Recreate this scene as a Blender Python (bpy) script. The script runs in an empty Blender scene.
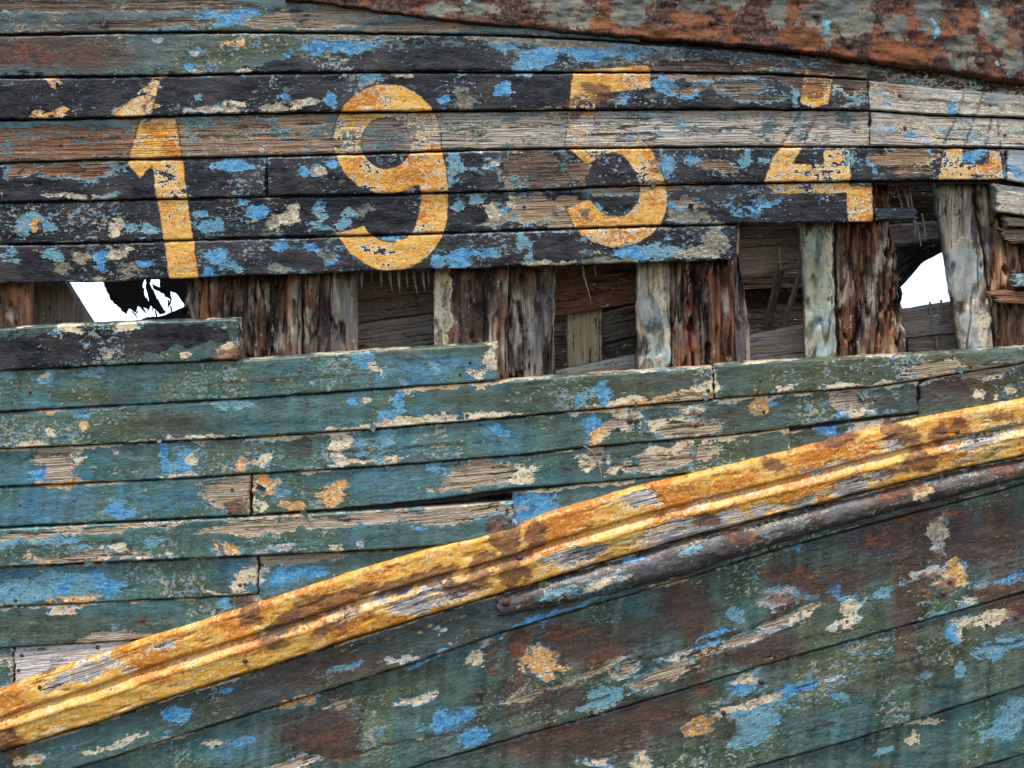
import bpy, bmesh, math, random
import numpy as np
from mathutils import Vector, Matrix

# ------------------------------------------------------------------ set-up
S = 0.0025                 # metres of hull per photograph pixel
D = 4.0                    # camera to hull
AX = 90.0                  # hull row level with the optical axis
ZB = 860.0                 # hull row of the root's base
TILT = math.radians(14)    # the flared side leans towards the viewer
ROOT_Z = 0.6
rng = np.random.default_rng(11)
random.seed(5)
scene = bpy.context.scene
COL = scene.collection
RX = Matrix.Rotation(TILT, 4, 'X')

cam_d = bpy.data.cameras.new('camera')
cam = bpy.data.objects.new('camera', cam_d)
COL.objects.link(cam)
cam_d.sensor_width = 36
cam_d.lens = 36 * D / (1024 * S)
cam_d.shift_y = -(384 - AX) / 1024
cam_d.clip_end = 2000
cam.location = Vector((0, 0, ROOT_Z)) + RX @ Vector((0, -D, (ZB - AX) * S))
cam.rotation_euler = (math.radians(90) + TILT, 0, 0)
scene.camera = cam

SUN_EL, SUN_AZ = 56, -32    # azimuth from the viewer's direction, minus = left
wd = bpy.data.worlds.new('World')
scene.world = wd
wd.use_nodes = True
wn = wd.node_tree
sky = wn.nodes.new('ShaderNodeTexSky')
sky.sky_type = 'NISHITA'
sky.sun_disc = False
sky.sun_elevation = math.radians(SUN_EL)
sky.sun_rotation = math.radians(180 + SUN_AZ)
sky.air_density = 1.0
sky.dust_density = 1.5
sky.ozone_density = 1.0
bg = wn.nodes['Background']
bg.inputs['Strength'].default_value = 0.13
wn.links.new(sky.outputs[0], bg.inputs[0])
sl = bpy.data.lights.new('sun', 'SUN')
sl.energy = 1.5
sl.angle = math.radians(10)
sl.color = (1.0, 0.94, 0.84)
so = bpy.data.objects.new('sun', sl)
COL.objects.link(so)
e, a = math.radians(SUN_EL), math.radians(SUN_AZ)
sd = Vector((math.sin(a) * math.cos(e), -math.cos(a) * math.cos(e), math.sin(e)))
so.rotation_euler = (-sd).to_track_quat('-Z', 'Y').to_euler()
scene.view_settings.view_transform = 'Standard'
scene.view_settings.look = 'None'
scene.view_settings.exposure = 1.38
scene.view_settings.gamma = 1.0

scene.render.engine = 'CYCLES'
scene.cycles.max_bounces = 4
scene.cycles.diffuse_bounces = 2
scene.cycles.glossy_bounces = 1

# ------------------------------------------------------------------ noise
_T = np.random.default_rng(3).random((256, 256))

def vn(x, y):
    xi, yi = np.floor(x).astype(int), np.floor(y).astype(int)
    fx, fy = x - xi, y - yi
    fx, fy = fx * fx * (3 - 2 * fx), fy * fy * (3 - 2 * fy)
    g = lambda i, j: _T[i & 255, j & 255]
    return (g(xi, yi) * (1 - fx) + g(xi + 1, yi) * fx) * (1 - fy) + (g(xi, yi + 1) * (1 - fx) + g(xi + 1, yi + 1) * fx) * fy

def fbm(x, y, o=4, seed=0.0):
    """fractal noise, about -1..1"""
    r, am, tot = 0, 1.0, 0
    for k in range(o):
        r = r + am * (vn(x + seed * 17.3 + k * 31.7, y + seed * 9.1 + k * 11.3) - .5)
        tot += am
        x, y, am = x * 2.03, y * 2.03, am * .55
    return r / tot * 2

def sm(x, lo, hi):
    t = np.clip((x - lo) / (hi - lo), 0, 1)
    return t * t * (3 - 2 * t)

def P(u, v, y=0.0):
    """photograph pixel at depth y behind the hull's face -> hull-local point"""
    k = (D + y) / D
    x = (u - 512) * S * k
    z = (ZB - AX) * S - (v - AX) * S * k
    return x, y, z

# ------------------------------------------------------------------ materials
class G:
    def __init__(s, name):
        s.m = bpy.data.materials.new(name)
        s.m.use_nodes = True
        s.t = s.m.node_tree
        s.b = s.t.nodes['Principled BSDF']
    def put(s, sock, v):
        if v is None: return
        if isinstance(v, bpy.types.NodeSocket): s.t.links.new(v, sock)
        else:
            if sock.type == 'RGBA' and len(v) == 3: v = (*v, 1)
            sock.default_value = v
    def math(s, op, a, b=None, c=None, clamp=False):
        n = s.t.nodes.new('ShaderNodeMath'); n.operation = op; n.use_clamp = clamp
        for i, q in enumerate((a, b, c)): s.put(n.inputs[i], q)
        return n.outputs[0]
    def add(s, *a):
        r = a[0]
        for q in a[1:]: r = s.math('ADD', r, q)
        return r
    def mul(s, a, b): return s.math('MULTIPLY', a, b)
    def amp(s, n, k): return s.math('MULTIPLY_ADD', n, k, -.5 * k)     # k*(n-.5)
    def ss(s, x, lo, hi, a=0.0, b=1.0):
        n = s.t.nodes.new('ShaderNodeMapRange'); n.interpolation_type = 'SMOOTHSTEP'
        s.put(n.inputs['Value'], x); s.put(n.inputs['From Min'], lo); s.put(n.inputs['From Max'], hi)
        s.put(n.inputs['To Min'], a); s.put(n.inputs['To Max'], b)
        return n.outputs[0]
    def mix(s, f, a, b, bt='MIX'):
        n = s.t.nodes.new('ShaderNodeMix'); n.data_type = 'RGBA'; n.blend_type = bt
        s.put(n.inputs['Factor'], f); s.put(n.inputs['A'], None)
        s.put(n.inputs[6], a); s.put(n.inputs[7], b)
        return n.outputs[2]
    def noise(s, vec, scale, detail=5, rough=.6, dist=0.0):
        n = s.t.nodes.new('ShaderNodeTexNoise'); n.noise_dimensions = '2D'
        s.put(n.inputs['Vector'], vec); n.inputs['Scale'].default_value = scale
        n.inputs['Detail'].default_value = detail; n.inputs['Roughness'].default_value = rough
        n.inputs['Distortion'].default_value = dist
        return n
    def attr(s, name):
        n = s.t.nodes.new('ShaderNodeAttribute'); n.attribute_name = name
        return n
    def sep(s, c):
        n = s.t.nodes.new('ShaderNodeSeparateColor'); s.put(n.inputs[0], c)
        return n.outputs[0], n.outputs[1], n.outputs[2]
    def scale(s, vec, xyz):
        n = s.t.nodes.new('ShaderNodeVectorMath'); n.operation = 'MULTIPLY'
        s.put(n.inputs[0], vec); n.inputs[1].default_value = xyz
        return n.outputs[0]
    def voro(s, vec, scale, feat='DISTANCE_TO_EDGE'):
        n = s.t.nodes.new('ShaderNodeTexVoronoi'); n.feature = feat; n.voronoi_dimensions = '2D'
        s.put(n.inputs['Vector'], vec); n.inputs['Scale'].default_value = scale
        return n
    def bump(s, h, dist, strength=1.0):
        n = s.t.nodes.new('ShaderNodeBump'); n.inputs['Distance'].default_value = dist
        n.inputs['Strength'].default_value = strength
        s.put(n.inputs['Height'], h)
        s.t.links.new(n.outputs[0], s.b.inputs['Normal'])

def make_paint():
    g = G('weathered_paint')
    gco = g.attr('gco').outputs['Vector']
    top = g.attr('top').outputs['Color']
    wcol = g.attr('wcol').outputs['Color']
    n3a = g.attr('n3'); n3 = g.sep(n3a.outputs['Color']); ct = n3a.outputs['Alpha']
    a1, a2 = g.attr('f1'), g.attr('f2')
    fB, fC, fW = g.sep(a1.outputs['Color']); fR = a1.outputs['Alpha']
    fY, fYc, fK = g.sep(a2.outputs['Color']); fG = a2.outputs['Alpha']
    n1n = g.noise(g.scale(gco, (.46, 1, 1)), 30, 4, .68, .15)
    n1 = g.sep(n1n.outputs['Color'])
    n2 = g.sep(g.noise(g.scale(gco, (.72, 1, 1)), 135, 2, .72).outputs['Color'])
    n4 = g.sep(g.noise(g.scale(gco, (.55, 1, 1)), 62, 3, .72).outputs['Color'])
    gr = g.sep(g.noise(g.scale(gco, (5.5, 130, 5)), 1, 3, .68, .25).outputs['Color'])
    # layer fields, each thresholded at .5
    hW = g.add(fW, g.amp(n1[2], 1.9), g.amp(n2[0], .8), g.amp(gr[1], .8))
    hC = g.add(fC, g.amp(n1[1], 1.9), g.amp(n2[1], .6), g.amp(n4[2], .5))
    hB = g.add(fB, g.amp(n1[0], 1.8), g.amp(n2[2], .65), g.amp(n4[0], .7))
    hK = g.add(fK, g.amp(n4[1], 1.9), g.amp(n3[2], .9), g.amp(n2[2], .7))
    mW = g.ss(hW, .47, .54); mC = g.ss(hC, .47, .53); mB = g.ss(hB, .46, .54); mK = g.ss(hK, .45, .53)
    # top coat
    tv = g.add(.46, g.mul(n3[0], .42), g.mul(n4[2], .46), g.mul(n2[1], .18))
    c = g.mix(1.0, top, g.mix(1.0, (1, 1, 1), tv, 'MULTIPLY'), 'MULTIPLY')
    green = g.mix(1.0, c, (1.02, .88, .62), 'MULTIPLY')
    c = g.mix(g.ss(n3[1], .42, .62), c, green)
    bluish = g.mix(1.0, c, (.84, 1.10, 1.30), 'MULTIPLY')
    c = g.mix(g.ss(g.add(n4[0], g.amp(n3[2], .8)), .50, .66), c, bluish)
    c = g.mix(g.ss(g.add(n4[1], g.amp(n3[0], .8)), .54, .68, 0, .7), c, g.mix(1.0, c, (.62, .58, .52), 'MULTIPLY'))
    scuff = g.ss(g.add(gr[0], g.amp(n2[0], 1.0), g.amp(n3[0], .7)), .61, .76)
    c = g.mix(g.mul(scuff, .20), c, (.26, .34, .32))
    black = g.mix(g.ss(n4[2], .35, .7), (.006, .006, .009), (.024, .023, .028))
    black = g.mix(g.ss(n3[0], .46, .68), black, (.034, .029, .029))
    black = g.mix(g.mul(scuff, .08), black, (.12, .13, .14))
    c = g.mix(mK, c, black)
    # pinprick speckle through the top coat
    spk = g.ss(g.add(n2[1], g.amp(n4[1], .9), g.amp(n3[1], .9)), .74, .79)
    c = g.mix(g.mul(spk, .8), c, g.mix(g.ss(n4[0], .42, .58), (.13, .25, .33), (.40, .35, .26)))
    # blue coat
    blue = g.mix(g.ss(n4[1], .38, .62), (.035, .19, .40), (.095, .33, .52))
    blue = g.mix(g.ss(n3[2], .40, .60), blue, (.13, .28, .33))
    blue = g.mix(g.ss(n2[0], .54, .70, 0, .6), blue, (.36, .43, .46))
    blue = g.mix(g.ss(n2[1], .56, .68, 0, .7), blue, (.045, .075, .10))
    okB = g.ss(fB, -.32, -.18)
    rimC_B = g.mul(g.ss(hC, .32, .42), g.ss(n3[0], .50, .58))
    rimW_B = g.mul(g.ss(hW, .22, .34), g.ss(n3[2], .54, .62))
    mB2 = g.math('MAXIMUM', mB, g.mul(okB, g.math('MAXIMUM', rimC_B, rimW_B)))
    c = g.mix(mB2, c, blue)
    # primer and filler
    tt = g.add(ct, g.amp(n4[2], .9), g.amp(n2[2], .3))
    prim = g.mix(g.ss(tt, -.40, .0), (.15, .135, .09), (.33, .275, .18))
    prim = g.mix(g.ss(tt, .10, .40), prim, (.62, .50, .31))
    prim = g.mix(g.ss(tt, .62, .92), prim, (.60, .29, .07))
    prim = g.mix(g.ss(tt, 1.25, 1.5), prim, (.37, .36, .355))
    prim = g.mix(g.mul(g.ss(g.add(n2[2], g.amp(n4[0], .7)), .50, .68, 0, .8), g.ss(tt, -.3, .25, .25, 1)), prim, (.70, .65, .54))
    prim = g.mix(g.ss(g.add(n2[0], g.amp(n4[1], .7)), .59, .70, 0, .8), prim, (.12, .075, .045))
    rimW_C = g.mul(g.ss(hW, .36, .42), g.ss(n3[1], .42, .52))
    mC2 = g.math('MAXIMUM', mC, rimW_C)
    c = g.mix(mC2, c, prim)
    # bare wood: grain, bleaching, checks
    wd_ = g.mix(1.0, wcol, g.mix(1.0, (1, 1, 1), g.add(.12, g.mul(gr[0], 1.35), g.mul(n2[2], .5)), 'MULTIPLY'), 'MULTIPLY')
    wd_ = g.mix(g.ss(gr[2], .44, .66, 0, .75), wd_, g.mix(1.0, wd_, (1.02, .74, .46), 'MULTIPLY'))
    wd_ = g.mix(g.ss(g.add(n4[0], g.amp(gr[1], .8)), .56, .74, 0, .6), wd_, g.mix(.5, wd_, (.44, .42, .38)))
    chk = g.ss(g.add(gr[1], g.amp(n2[1], .22), g.amp(n1[0], .5), g.amp(n3[2], .4)), .64, .69)
    wd_ = g.mix(g.mul(chk, .88), wd_, (.016, .012, .010))
    c = g.mix(mW, c, wd_)
    # yellow lettering and moulding paint, SDF-edged
    hYc = g.add(fYc, g.amp(n1[0], 1.8), g.amp(n2[1], 1.6), g.amp(n4[1], 1.0), g.amp(n3[2], .9))
    yel = g.mix(g.ss(n4[0], .36, .62), (.71, .31, .03), (.66, .40, .11))
    yel = g.mix(g.ss(g.add(n3[1], g.amp(n4[1], .9), g.amp(n1[2], .5)), .44, .62, 0, .9), yel, (.50, .15, .014))
    yel = g.mix(g.ss(g.add(n2[2], g.amp(n4[1], .6)), .54, .70, 0, .6), yel, (.80, .57, .24))
    yel = g.mix(g.ss(g.add(n2[0], g.amp(n4[2], .7)), .61, .74, 0, .7), yel, (.22, .085, .018))
    inY = g.ss(g.add(fY, g.amp(n4[0], .5), g.amp(n1[2], .5)), -.08, .08)
    yel = g.mix(g.ss(hYc, .47, .53), yel, (.68, .53, .30))
    yel = g.mix(g.ss(hYc, .55, .62, 0, .6), yel, (.66, .62, .54))
    mY = g.mul(inY, g.ss(hYc, .66, .72, 1, 0))
    c = g.mix(mY, c, yel)
    scribe = g.math('SUBTRACT', 1.0, g.ss(g.math('ABSOLUTE', g.add(fY, .06, g.amp(n2[0], .25))), .05, .16), clamp=True)
    scribe = g.mul(scribe, g.ss(n4[2], .38, .54))
    c = g.mix(g.mul(scribe, .75), c, (.03, .02, .016))
    # rust staining and grime
    hR = g.add(fR, g.amp(n1[1], 1.5), g.amp(n4[2], 1.0), g.amp(n2[2], .45))
    mR = g.ss(hR, .34, .72)
    rc = g.mix(g.ss(n2[0], .40, .62), (.070, .030, .020), (.17, .060, .022))
    rc = g.mix(g.ss(n4[1], .46, .60), rc, (.040, .024, .022))
    rc = g.mix(g.ss(n4[0], .50, .66, 0, .8), rc, (.33, .095, .016))
    c = g.mix(g.mul(mR, .82), c, rc)
    hG = g.add(fG, g.amp(n3[0], 1.0), g.amp(n4[0], 1.0), g.amp(n2[1], .6))
    c = g.mix(g.mul(g.ss(hG, .30, .85), .72), c, g.mix(n4[1], (.026, .02, .017), (.085, .062, .05)))
    # craquelure
    vv = g.t.nodes.new('ShaderNodeVectorMath'); vv.operation = 'MULTIPLY_ADD'
    g.t.links.new(n1n.outputs['Color'], vv.inputs[0]); vv.inputs[1].default_value = (.05, .05, .05)
    g.t.links.new(g.scale(gco, (.4, 1, 1)), vv.inputs[2])
    crk = g.voro(vv.outputs[0], 28).outputs['Distance']
    ck = g.mul(g.ss(crk, .008, .035, 1, 0), g.ss(n3[2], .46, .56))
    ck = g.mul(ck, g.math('SUBTRACT', 1.0, mW))
    c = g.mix(g.mul(ck, g.math('MULTIPLY_ADD', mY, -.35, .6)), c, (.028, .026, .024))
    g.t.links.new(c, g.b.inputs['Base Color'])
    grf = g.noise(g.scale(gco, (5.5, 130, 5)), 1, 3, .68, .25).outputs['Fac']
    bW = g.ss(g.add(fW, g.amp(n1[2], 1.9), g.amp(n2[0], .8)), .44, .56)
    bC = g.ss(g.add(fC, g.amp(n1[1], 1.9), g.amp(n2[1], .6)), .45, .56)
    bB = g.ss(g.add(fB, g.amp(n1[0], 1.8), g.amp(n2[2], .65)), .44, .56)
    h = g.math('MULTIPLY_ADD', bB, -.3, 1.0)
    h = g.math('MULTIPLY_ADD', bC, -.5, h)
    h = g.math('MULTIPLY_ADD', bW, g.math('MULTIPLY_ADD', grf, 3.6, -2.6), h)
    h = g.add(h, g.mul(n2[0], .4), g.mul(n1[1], 1.0), g.mul(grf, .12))
    g.bump(h, .0024)
    ro = g.add(.42, g.mul(mW, .5), g.mul(mR, .3), g.amp(n2[1], .4), g.mul(mC2, .15))
    g.t.links.new(ro, g.b.inputs['Roughness'])
    g.b.inputs['Specular IOR Level'].default_value = .4
    return g.m

def make_rust():
    g = G('rusted_plate')
    gco = g.attr('gco').outputs['Vector']
    a1, a2 = g.attr('f1'), g.attr('f2')
    fB, fC, fW = g.sep(a1.outputs['Color']); fR = a1.outputs['Alpha']
    n1 = g.sep(g.noise(gco, 20, 5, .65, .3).outputs['Color'])
    n2 = g.sep(g.noise(gco, 110, 3, .7).outputs['Color'])
    n3 = g.sep(g.noise(gco, 7, 3, .6).outputs['Color'])
    n4 = g.sep(g.noise(g.scale(gco, (1.4, .7, 1)), 45, 4, .7, .4).outputs['Color'])
    c = g.mix(g.ss(n4[0], .38, .60), (.030, .017, .015), (.085, .040, .024))
    c = g.mix(g.ss(g.add(n1[1], g.amp(n3[0], .7)), .51, .63), c, (.19, .058, .018))
    c = g.mix(g.ss(n2[2], .52, .70, 0, .7), c, (.18, .13, .11))
    c = g.mix(g.ss(n2[0], .58, .72, 0, .8), c, (.022, .014, .016))
    hP = g.add(fC, g.amp(n1[2], 3.0), g.amp(n2[1], .9), g.amp(n4[1], 1.4))
    paint = g.mix(g.ss(n3[1], .40, .58), (.115, .115, .095), (.21, .18, .125))
    paint = g.mix(g.ss(n4[1], .48, .66), paint, (.13, .15, .13))
    c = g.mix(g.ss(hP, .40, .46, 0, .8), c, (.24, .10, .05))
    mP = g.ss(hP, .48, .54)
    c = g.mix(mP, c, paint)
    hB = g.add(fB, g.amp(n1[0], 1.8), g.amp(n2[2], .9))
    mB = g.ss(hB, .49, .54)
    c = g.mix(mB, c, g.mix(g.ss(n4[2], .4, .6), (.10, .28, .44), (.22, .42, .44)))
    hR = g.add(fR, g.amp(n4[2], 1.2), g.amp(n1[1], .8))
    c = g.mix(g.ss(hR, .45, .68, 0, .7), c, g.mix(n2[0], (.12, .042, .016), (.29, .10, .028)))
    g.t.links.new(c, g.b.inputs['Base Color'])
    vs = g.voro(g.scale(gco, (1.0, .7, 1)), 34, 'F1')
    h = g.add(g.mul(n4[0], 1.6), g.mul(n2[0], .8), g.mul(mP, .55), g.mul(mB, .2), g.mul(vs.outputs['Distance'], -1.4), g.mul(n1[2], 1.2))
    g.bump(h, .0022)
    g.b.inputs['Roughness'].default_value = .8
    g.b.inputs['Specular IOR Level'].default_value = .3
    return g.m

def make_simple(name, c1, c2, rough=.8, scale=120, bump=.001, metal=0.0):
    g = G(name)
    co = g.t.nodes.new('ShaderNodeTexCoord').outputs['Object']
    n = g.noise(co, scale, 5, .65)
    g.t.links.new(g.mix(g.ss(n.outputs['Fac'], .38, .62), c1, c2), g.b.inputs['Base Color'])
    g.bump(n.outputs['Fac'], bump)
    g.b.inputs['Roughness'].default_value = rough
    g.b.inputs['Metallic'].default_value = metal
    return g.m

PAINT = make_paint()
RUST = make_rust()
NAIL = make_simple('rusty_iron', (.03, .017, .013), (.11, .045, .02), .7, 300, .0012)
CAULK = make_simple('old_caulking', (.012, .010, .009), (.035, .026, .020), .95, 200, .002)
FIBRE = make_simple('grey_oakum', (.16, .15, .13), (.34, .32, .28), .95, 300, .001)
CLOTH = make_simple('black_cloth', (.008, .008, .009), (.02, .02, .022), .95, 200, .001)

# ------------------------------------------------------------------ paint survey
def el(L, *rows): LAY[L].extend(rows)
LAY = {k: [] for k in ('B', 'C', 'W', 'R', 'K', 'k', 'G', 'Yc', 'y', 'X')}
# B blue, C primer/filler, W bare wood, R rust, K black coat, k no black, G grime, Yc lettering chipped, y lettering kept
# rows: centre x, centre y, half width, half height, angle (degrees, + = rising to the right)
el('B',
 (225,18,34,7,3),(155,22,8,3,0),(335,47,52,6,5),(290,65,2,5,0),(186,68,6,3,30),(205,52,5,3,0),(115,91,9,6,0),(198,97,7,6,0),
 (500,46,18,7,0),(540,56,22,12,10),(590,52,40,9,4),(645,58,20,8,0),(522,72,10,8,0),(370,78,15,4,0),(330,100,7,9,0),(286,96,6,4,0),
 (445,97,5,9,0),(460,82,7,9,0),(492,77,14,5,0),(505,88,8,8,0),(665,86,14,9,0),(622,98,12,5,10),(706,82,10,5,0),(690,95,12,3,0),
 (850,84,9,4,0),(856,99,7,3,0),(797,98,4,7,0),(895,101,14,6,0),(952,106,6,8,0),(980,140,5,10,0),(900,137,12,6,0),(920,148,10,3,0),
 (973,156,12,8,0),(1010,172,14,8,0),(93,179,5,4,0),(235,166,22,6,0),(305,170,7,8,0),(335,164,8,7,0),(455,164,9,10,0),(473,171,9,6,0),(449,180,7,6,0),
 (664,168,9,14,0),(695,159,10,5,0),(745,158,4,9,0),(765,162,8,5,0),(850,160,5,18,-15),(872,170,4,8,0),(925,156,10,6,20),
 (30,218,20,9,20),(52,225,6,6,0),(18,230,7,8,0),(132,228,9,5,0),(150,229,8,5,0),(200,216,7,9,0),(212,226,12,7,0),(251,212,7,8,0),(243,200,7,4,0),
 (322,212,8,10,0),(340,222,10,6,0),(262,214,8,9,0),(320,226,14,4,0),(352,214,6,5,0),(460,205,10,6,0),(478,198,8,6,0),(482,215,6,4,0),
 (600,212,8,8,-30),(630,212,7,9,40),(614,219,14,4,0),(676,206,12,5,0),(728,206,12,6,0),(752,212,18,6,0),(770,203,14,4,0),
 (100,262,8,9,0),(12,261,14,4,0),(146,258,10,8,0),(52,256,10,4,0),(218,258,14,8,10),(237,267,8,6,0),(206,272,7,6,0),(222,268,4,4,0),
 (277,245,9,6,0),(318,250,9,6,0),(330,262,9,4,0),(457,260,13,13,0),(438,264,8,8,0),(492,254,12,6,0),(478,250,8,4,0),(395,240,12,3,0),
 (520,243,8,11,0),(530,256,6,7,0),(636,252,22,8,10),(655,250,9,13,0),(672,250,12,7,0),(668,238,12,3,20),
 (5,376,8,4,0),(46,377,6,5,0),(95,374,14,3,0),(362,361,13,9,0),(404,380,5,4,-40),(350,400,6,5,30),(401,402,6,13,0),(387,417,9,8,0),(85,415,8,3,0),(235,404,16,4,0),
 (435,367,8,4,0),(580,400,8,9,0),(602,388,10,8,0),(607,401,8,5,0),(594,425,9,12,0),(45,473,14,6,0),(163,455,5,16,0),(186,458,8,12,0),(176,466,16,6,0),
 (345,440,8,6,0),(362,448,8,12,0),(386,440,10,10,0),(378,459,5,4,0),(500,428,10,5,0),(132,515,12,4,0),(112,507,10,6,0),(434,469,7,7,0),(278,493,8,5,0),(10,540,16,8,0),
 (36,539,9,5,0),(82,547,9,4,0),(60,541,22,4,0),(155,541,10,6,0),(415,526,8,3,0),(505,516,10,12,10),(530,505,22,11,8),(522,522,16,6,10),(540,512,10,4,0),(55,586,55,13,3),(15,598,16,7,0),(110,590,20,8,0),
 (285,575,14,9,10),(310,572,16,7,10),(225,602,6,5,0),(845,413,9,5,0),(830,425,14,4,10),(826,431,8,5,20),(900,395,6,6,0),(870,418,18,3,15),
 (770,405,6,5,0),(8,685,6,3,30),(175,713,14,7,15),(225,690,4,3,0),(688,548,5,4,0),(625,560,14,5,20),(735,560,14,2,20),(798,549,9,2,20),
 (530,622,26,3,22),(590,600,28,3,20),(560,610,20,3,20),(505,634,16,3,20),(600,698,16,9,22),(615,692,6,5,0),(583,706,10,3,20),(735,616,8,10,0),(715,634,14,4,20),
 (706,645,10,3,20),(745,690,10,5,0),(775,597,14,8,20),(800,594,6,4,0),(812,596,5,3,0),(832,590,8,5,0),(790,690,24,5,18),(775,699,10,6,0),(755,725,22,18,30),
 (735,745,8,5,0),(780,704,14,6,0),(840,697,8,5,0),(884,650,8,3,20),(880,595,10,6,20),(985,583,12,4,18),(1010,578,14,4,20),(935,615,20,3,20),(990,652,8,6,0),(1000,648,24,8,15),(905,582,3,2,0),
 (955,634,8,10,0),(958,670,4,8,0),(1008,722,20,16,20),(990,735,14,6,10),(1020,705,12,9,0),(885,750,8,4,0),(985,597,5,3,0),(963,564,5,4,0),(850,598,10,3,15),(450,720,26,12,18),(475,735,16,8,10),(440,655,26,3,20),(240,744,14,3,15),
 (345,668,20,3,18),(920,676,8,4,20),(965,605,18,3,16))
el('C',
 (240,40,9,4,15),(197,54,6,4,-20),(214,58,3,6,20),(160,39,4,1.5,0),(198,73,8,2,0),(245,70,9,3,0),(52,84,7,5,0),(42,114,9,5,0),(62,113,8,5,0),(150,84,12,4,25),(140,97,9,4,35),(132,110,20,6,8),
 (215,110,40,3,0),(240,104,14,3,0),(303,104,14,6,0),(272,107,18,4,0),(400,76,14,2,0),(340,37,60,2,1),(490,39,30,4,-4),(560,42,55,5,-5),(480,70,14,2,0),(545,108,30,2,0),(700,88,6,4,0),(465,97,9,12,0),
 (505,182,7,9,0),(320,172,7,6,0),(492,163,14,5,0),(80,196,30,3,0),(35,226,8,7,0),(115,225,9,10,0),(292,214,10,12,0),(275,222,8,6,0),(368,212,9,7,0),(495,212,12,10,0),(485,222,20,5,0),
 (530,218,30,7,0),(515,205,12,8,0),(560,212,8,10,0),(690,216,22,6,0),(705,222,20,3,0),(60,268,14,7,10),(82,255,12,7,0),(120,252,14,7,0),(125,268,14,6,0),(105,280,30,3,0),(328,256,10,8,0),(275,268,12,5,0),
 (590,253,14,3,0),(600,262,40,3,3),(560,262,30,3,0),(718,240,14,14,0),(700,252,22,6,0),
 (70,330,16,4,4),(125,328,12,4,4),(224,345,9,12,0),(182,354,5,3,0),(108,354,5,2,0),(491,360,6,14,0),(480,373,10,3,0),(375,364,9,4,-40),
 (42,411,9,2,0),(40,376,5,3,0),(50,431,5,4,0),(82,428,4,4,0),(366,400,5,2,0),(410,391,4,5,0),(445,387,35,3,5),(400,422,70,3.5,6),(460,418,52,3,5),(280,437,28,2,4),(160,440,70,2,4),
 (30,446,24,4,4),(70,449,14,6,6),(100,447,18,4,0),(80,460,5,3,0),(195,455,7,6,0),(204,444,4,3,0),(240,465,5,5,0),(56,481,16,4,3),(90,482,20,2,0),(180,476,14,2,0),
 (340,441,9,10,-30),(338,461,6,5,0),(390,458,13,6,15),(266,458,6,7,0),(262,463,10,3,0),(312,474,10,3,0),(355,463,40,2,5),
 (265,484,10,8,0),(294,505,12,6,0),(334,495,14,8,0),(342,487,6,6,0),(258,505,6,5,0),(475,472,30,9,5),(500,467,14,5,5),
 (80,559,30,5,4),(140,553,14,4,0),(34,556,12,3,0),(167,553,4,2,0),(228,550,14,6,0),(120,545,14,5,0),(285,548,16,4,0),(335,546,8,3,0),(360,545,6,4,0),(245,580,16,10,20),(75,598,20,4,3),(220,594,36,2,3),(190,592,12,4,0),
 (262,562,6,10,0),(60,613,16,3,5),(75,613,8,2,0),(60,606,70,1.6,3),
 (640,405,40,3,5),(620,402,24,3,5),(690,396,24,5,10),(705,388,14,5,10),(695,410,14,4,10),(598,437,14,7,15),(574,414,5,5,0),(600,460,12,8,10),(585,465,8,6,0),(620,470,14,4,10),
 (630,418,14,9,10),(665,450,24,5,12),(670,424,30,5,8),(760,404,9,11,0),(735,400,18,3,6),(720,440,12,3,10),(775,396,34,2,5),
 (852,395,18,8,0),(858,408,14,9,10),(868,427,28,4,15),(838,385,20,3,5),(780,431,30,2,6),(897,396,3,3,0),(785,388,6,4,0),(890,385,28,3,5),(975,372,40,4,8),(1005,392,9,5,10),
 (980,395,6,3,0),(515,472,16,8,10),(527,478,6,5,0),(575,488,60,1.4,7),
 (540,663,17,13,-20),(550,672,12,7,10),(533,655,9,8,0),(293,704,20,4,15),(300,762,24,8,15),(325,752,16,5,12),(420,665,24,3,20),(400,660,20,4,10),(355,655,8,6,0),(395,648,16,5,12),(345,667,5,4,0),
 (405,650,12,5,0),(780,598,20,9,18),(790,590,12,6,20),(765,605,14,6,20),(758,634,18,6,18),(845,600,10,10,40),(850,612,14,8,50),(832,624,8,4,20),(800,618,16,6,20),
 (930,572,22,5,10),(955,574,12,12,0),(948,580,10,9,0),(935,585,10,8,0),(911,600,7,8,0),(908,617,12,3,15),(965,600,14,5,18),(875,625,22,4,16),(985,620,28,7,12),(960,620,20,6,10),(1015,618,12,7,10),
 (938,530,10,11,0),(937,547,7,9,0),(945,520,5,10,0),(700,725,15,9,15),(692,735,6,7,0),(728,748,9,5,15),(715,735,6,8,0),(745,707,34,5,15),(775,698,20,4,15),(770,724,12,5,10),(770,706,14,3,10),
 (650,745,14,16,-30),(642,760,10,10,0),(665,730,10,4,30),(640,662,22,4,30),(630,668,10,9,20),(675,655,16,5,20),(620,672,12,5,10),(598,762,16,5,0),(850,743,18,5,15),(838,752,10,4,10),(915,738,9,9,30),(925,724,20,3,12),(930,733,6,3,0),
 (775,762,14,8,10),(780,755,10,5,0),(830,680,26,2,14),(962,632,3,10,-15),(742,680,14,4,20),(755,683,8,5,0),(1005,605,14,5,10),(1000,690,28,3,15),(958,720,5,10,0),(970,700,14,5,0),
 (440,628,5,4,0),(490,645,14,3,18),(590,605,20,2,20),(610,598,16,2.5,20),(560,620,20,2.5,20),(665,585,14,3,15),(415,700,20,5,15),(430,696,14,4,20),(370,706,14,8,20),(355,720,12,5,10),(475,660,10,8,0),
 (115,745,20,3,22),(140,735,20,3,20),(95,750,14,3,20),(140,752,30,3,18),(180,728,24,2.5,18),(28,760,14,5,10),(210,745,12,5,10),(235,760,14,5,10),(175,738,18,2.5,18))
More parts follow.
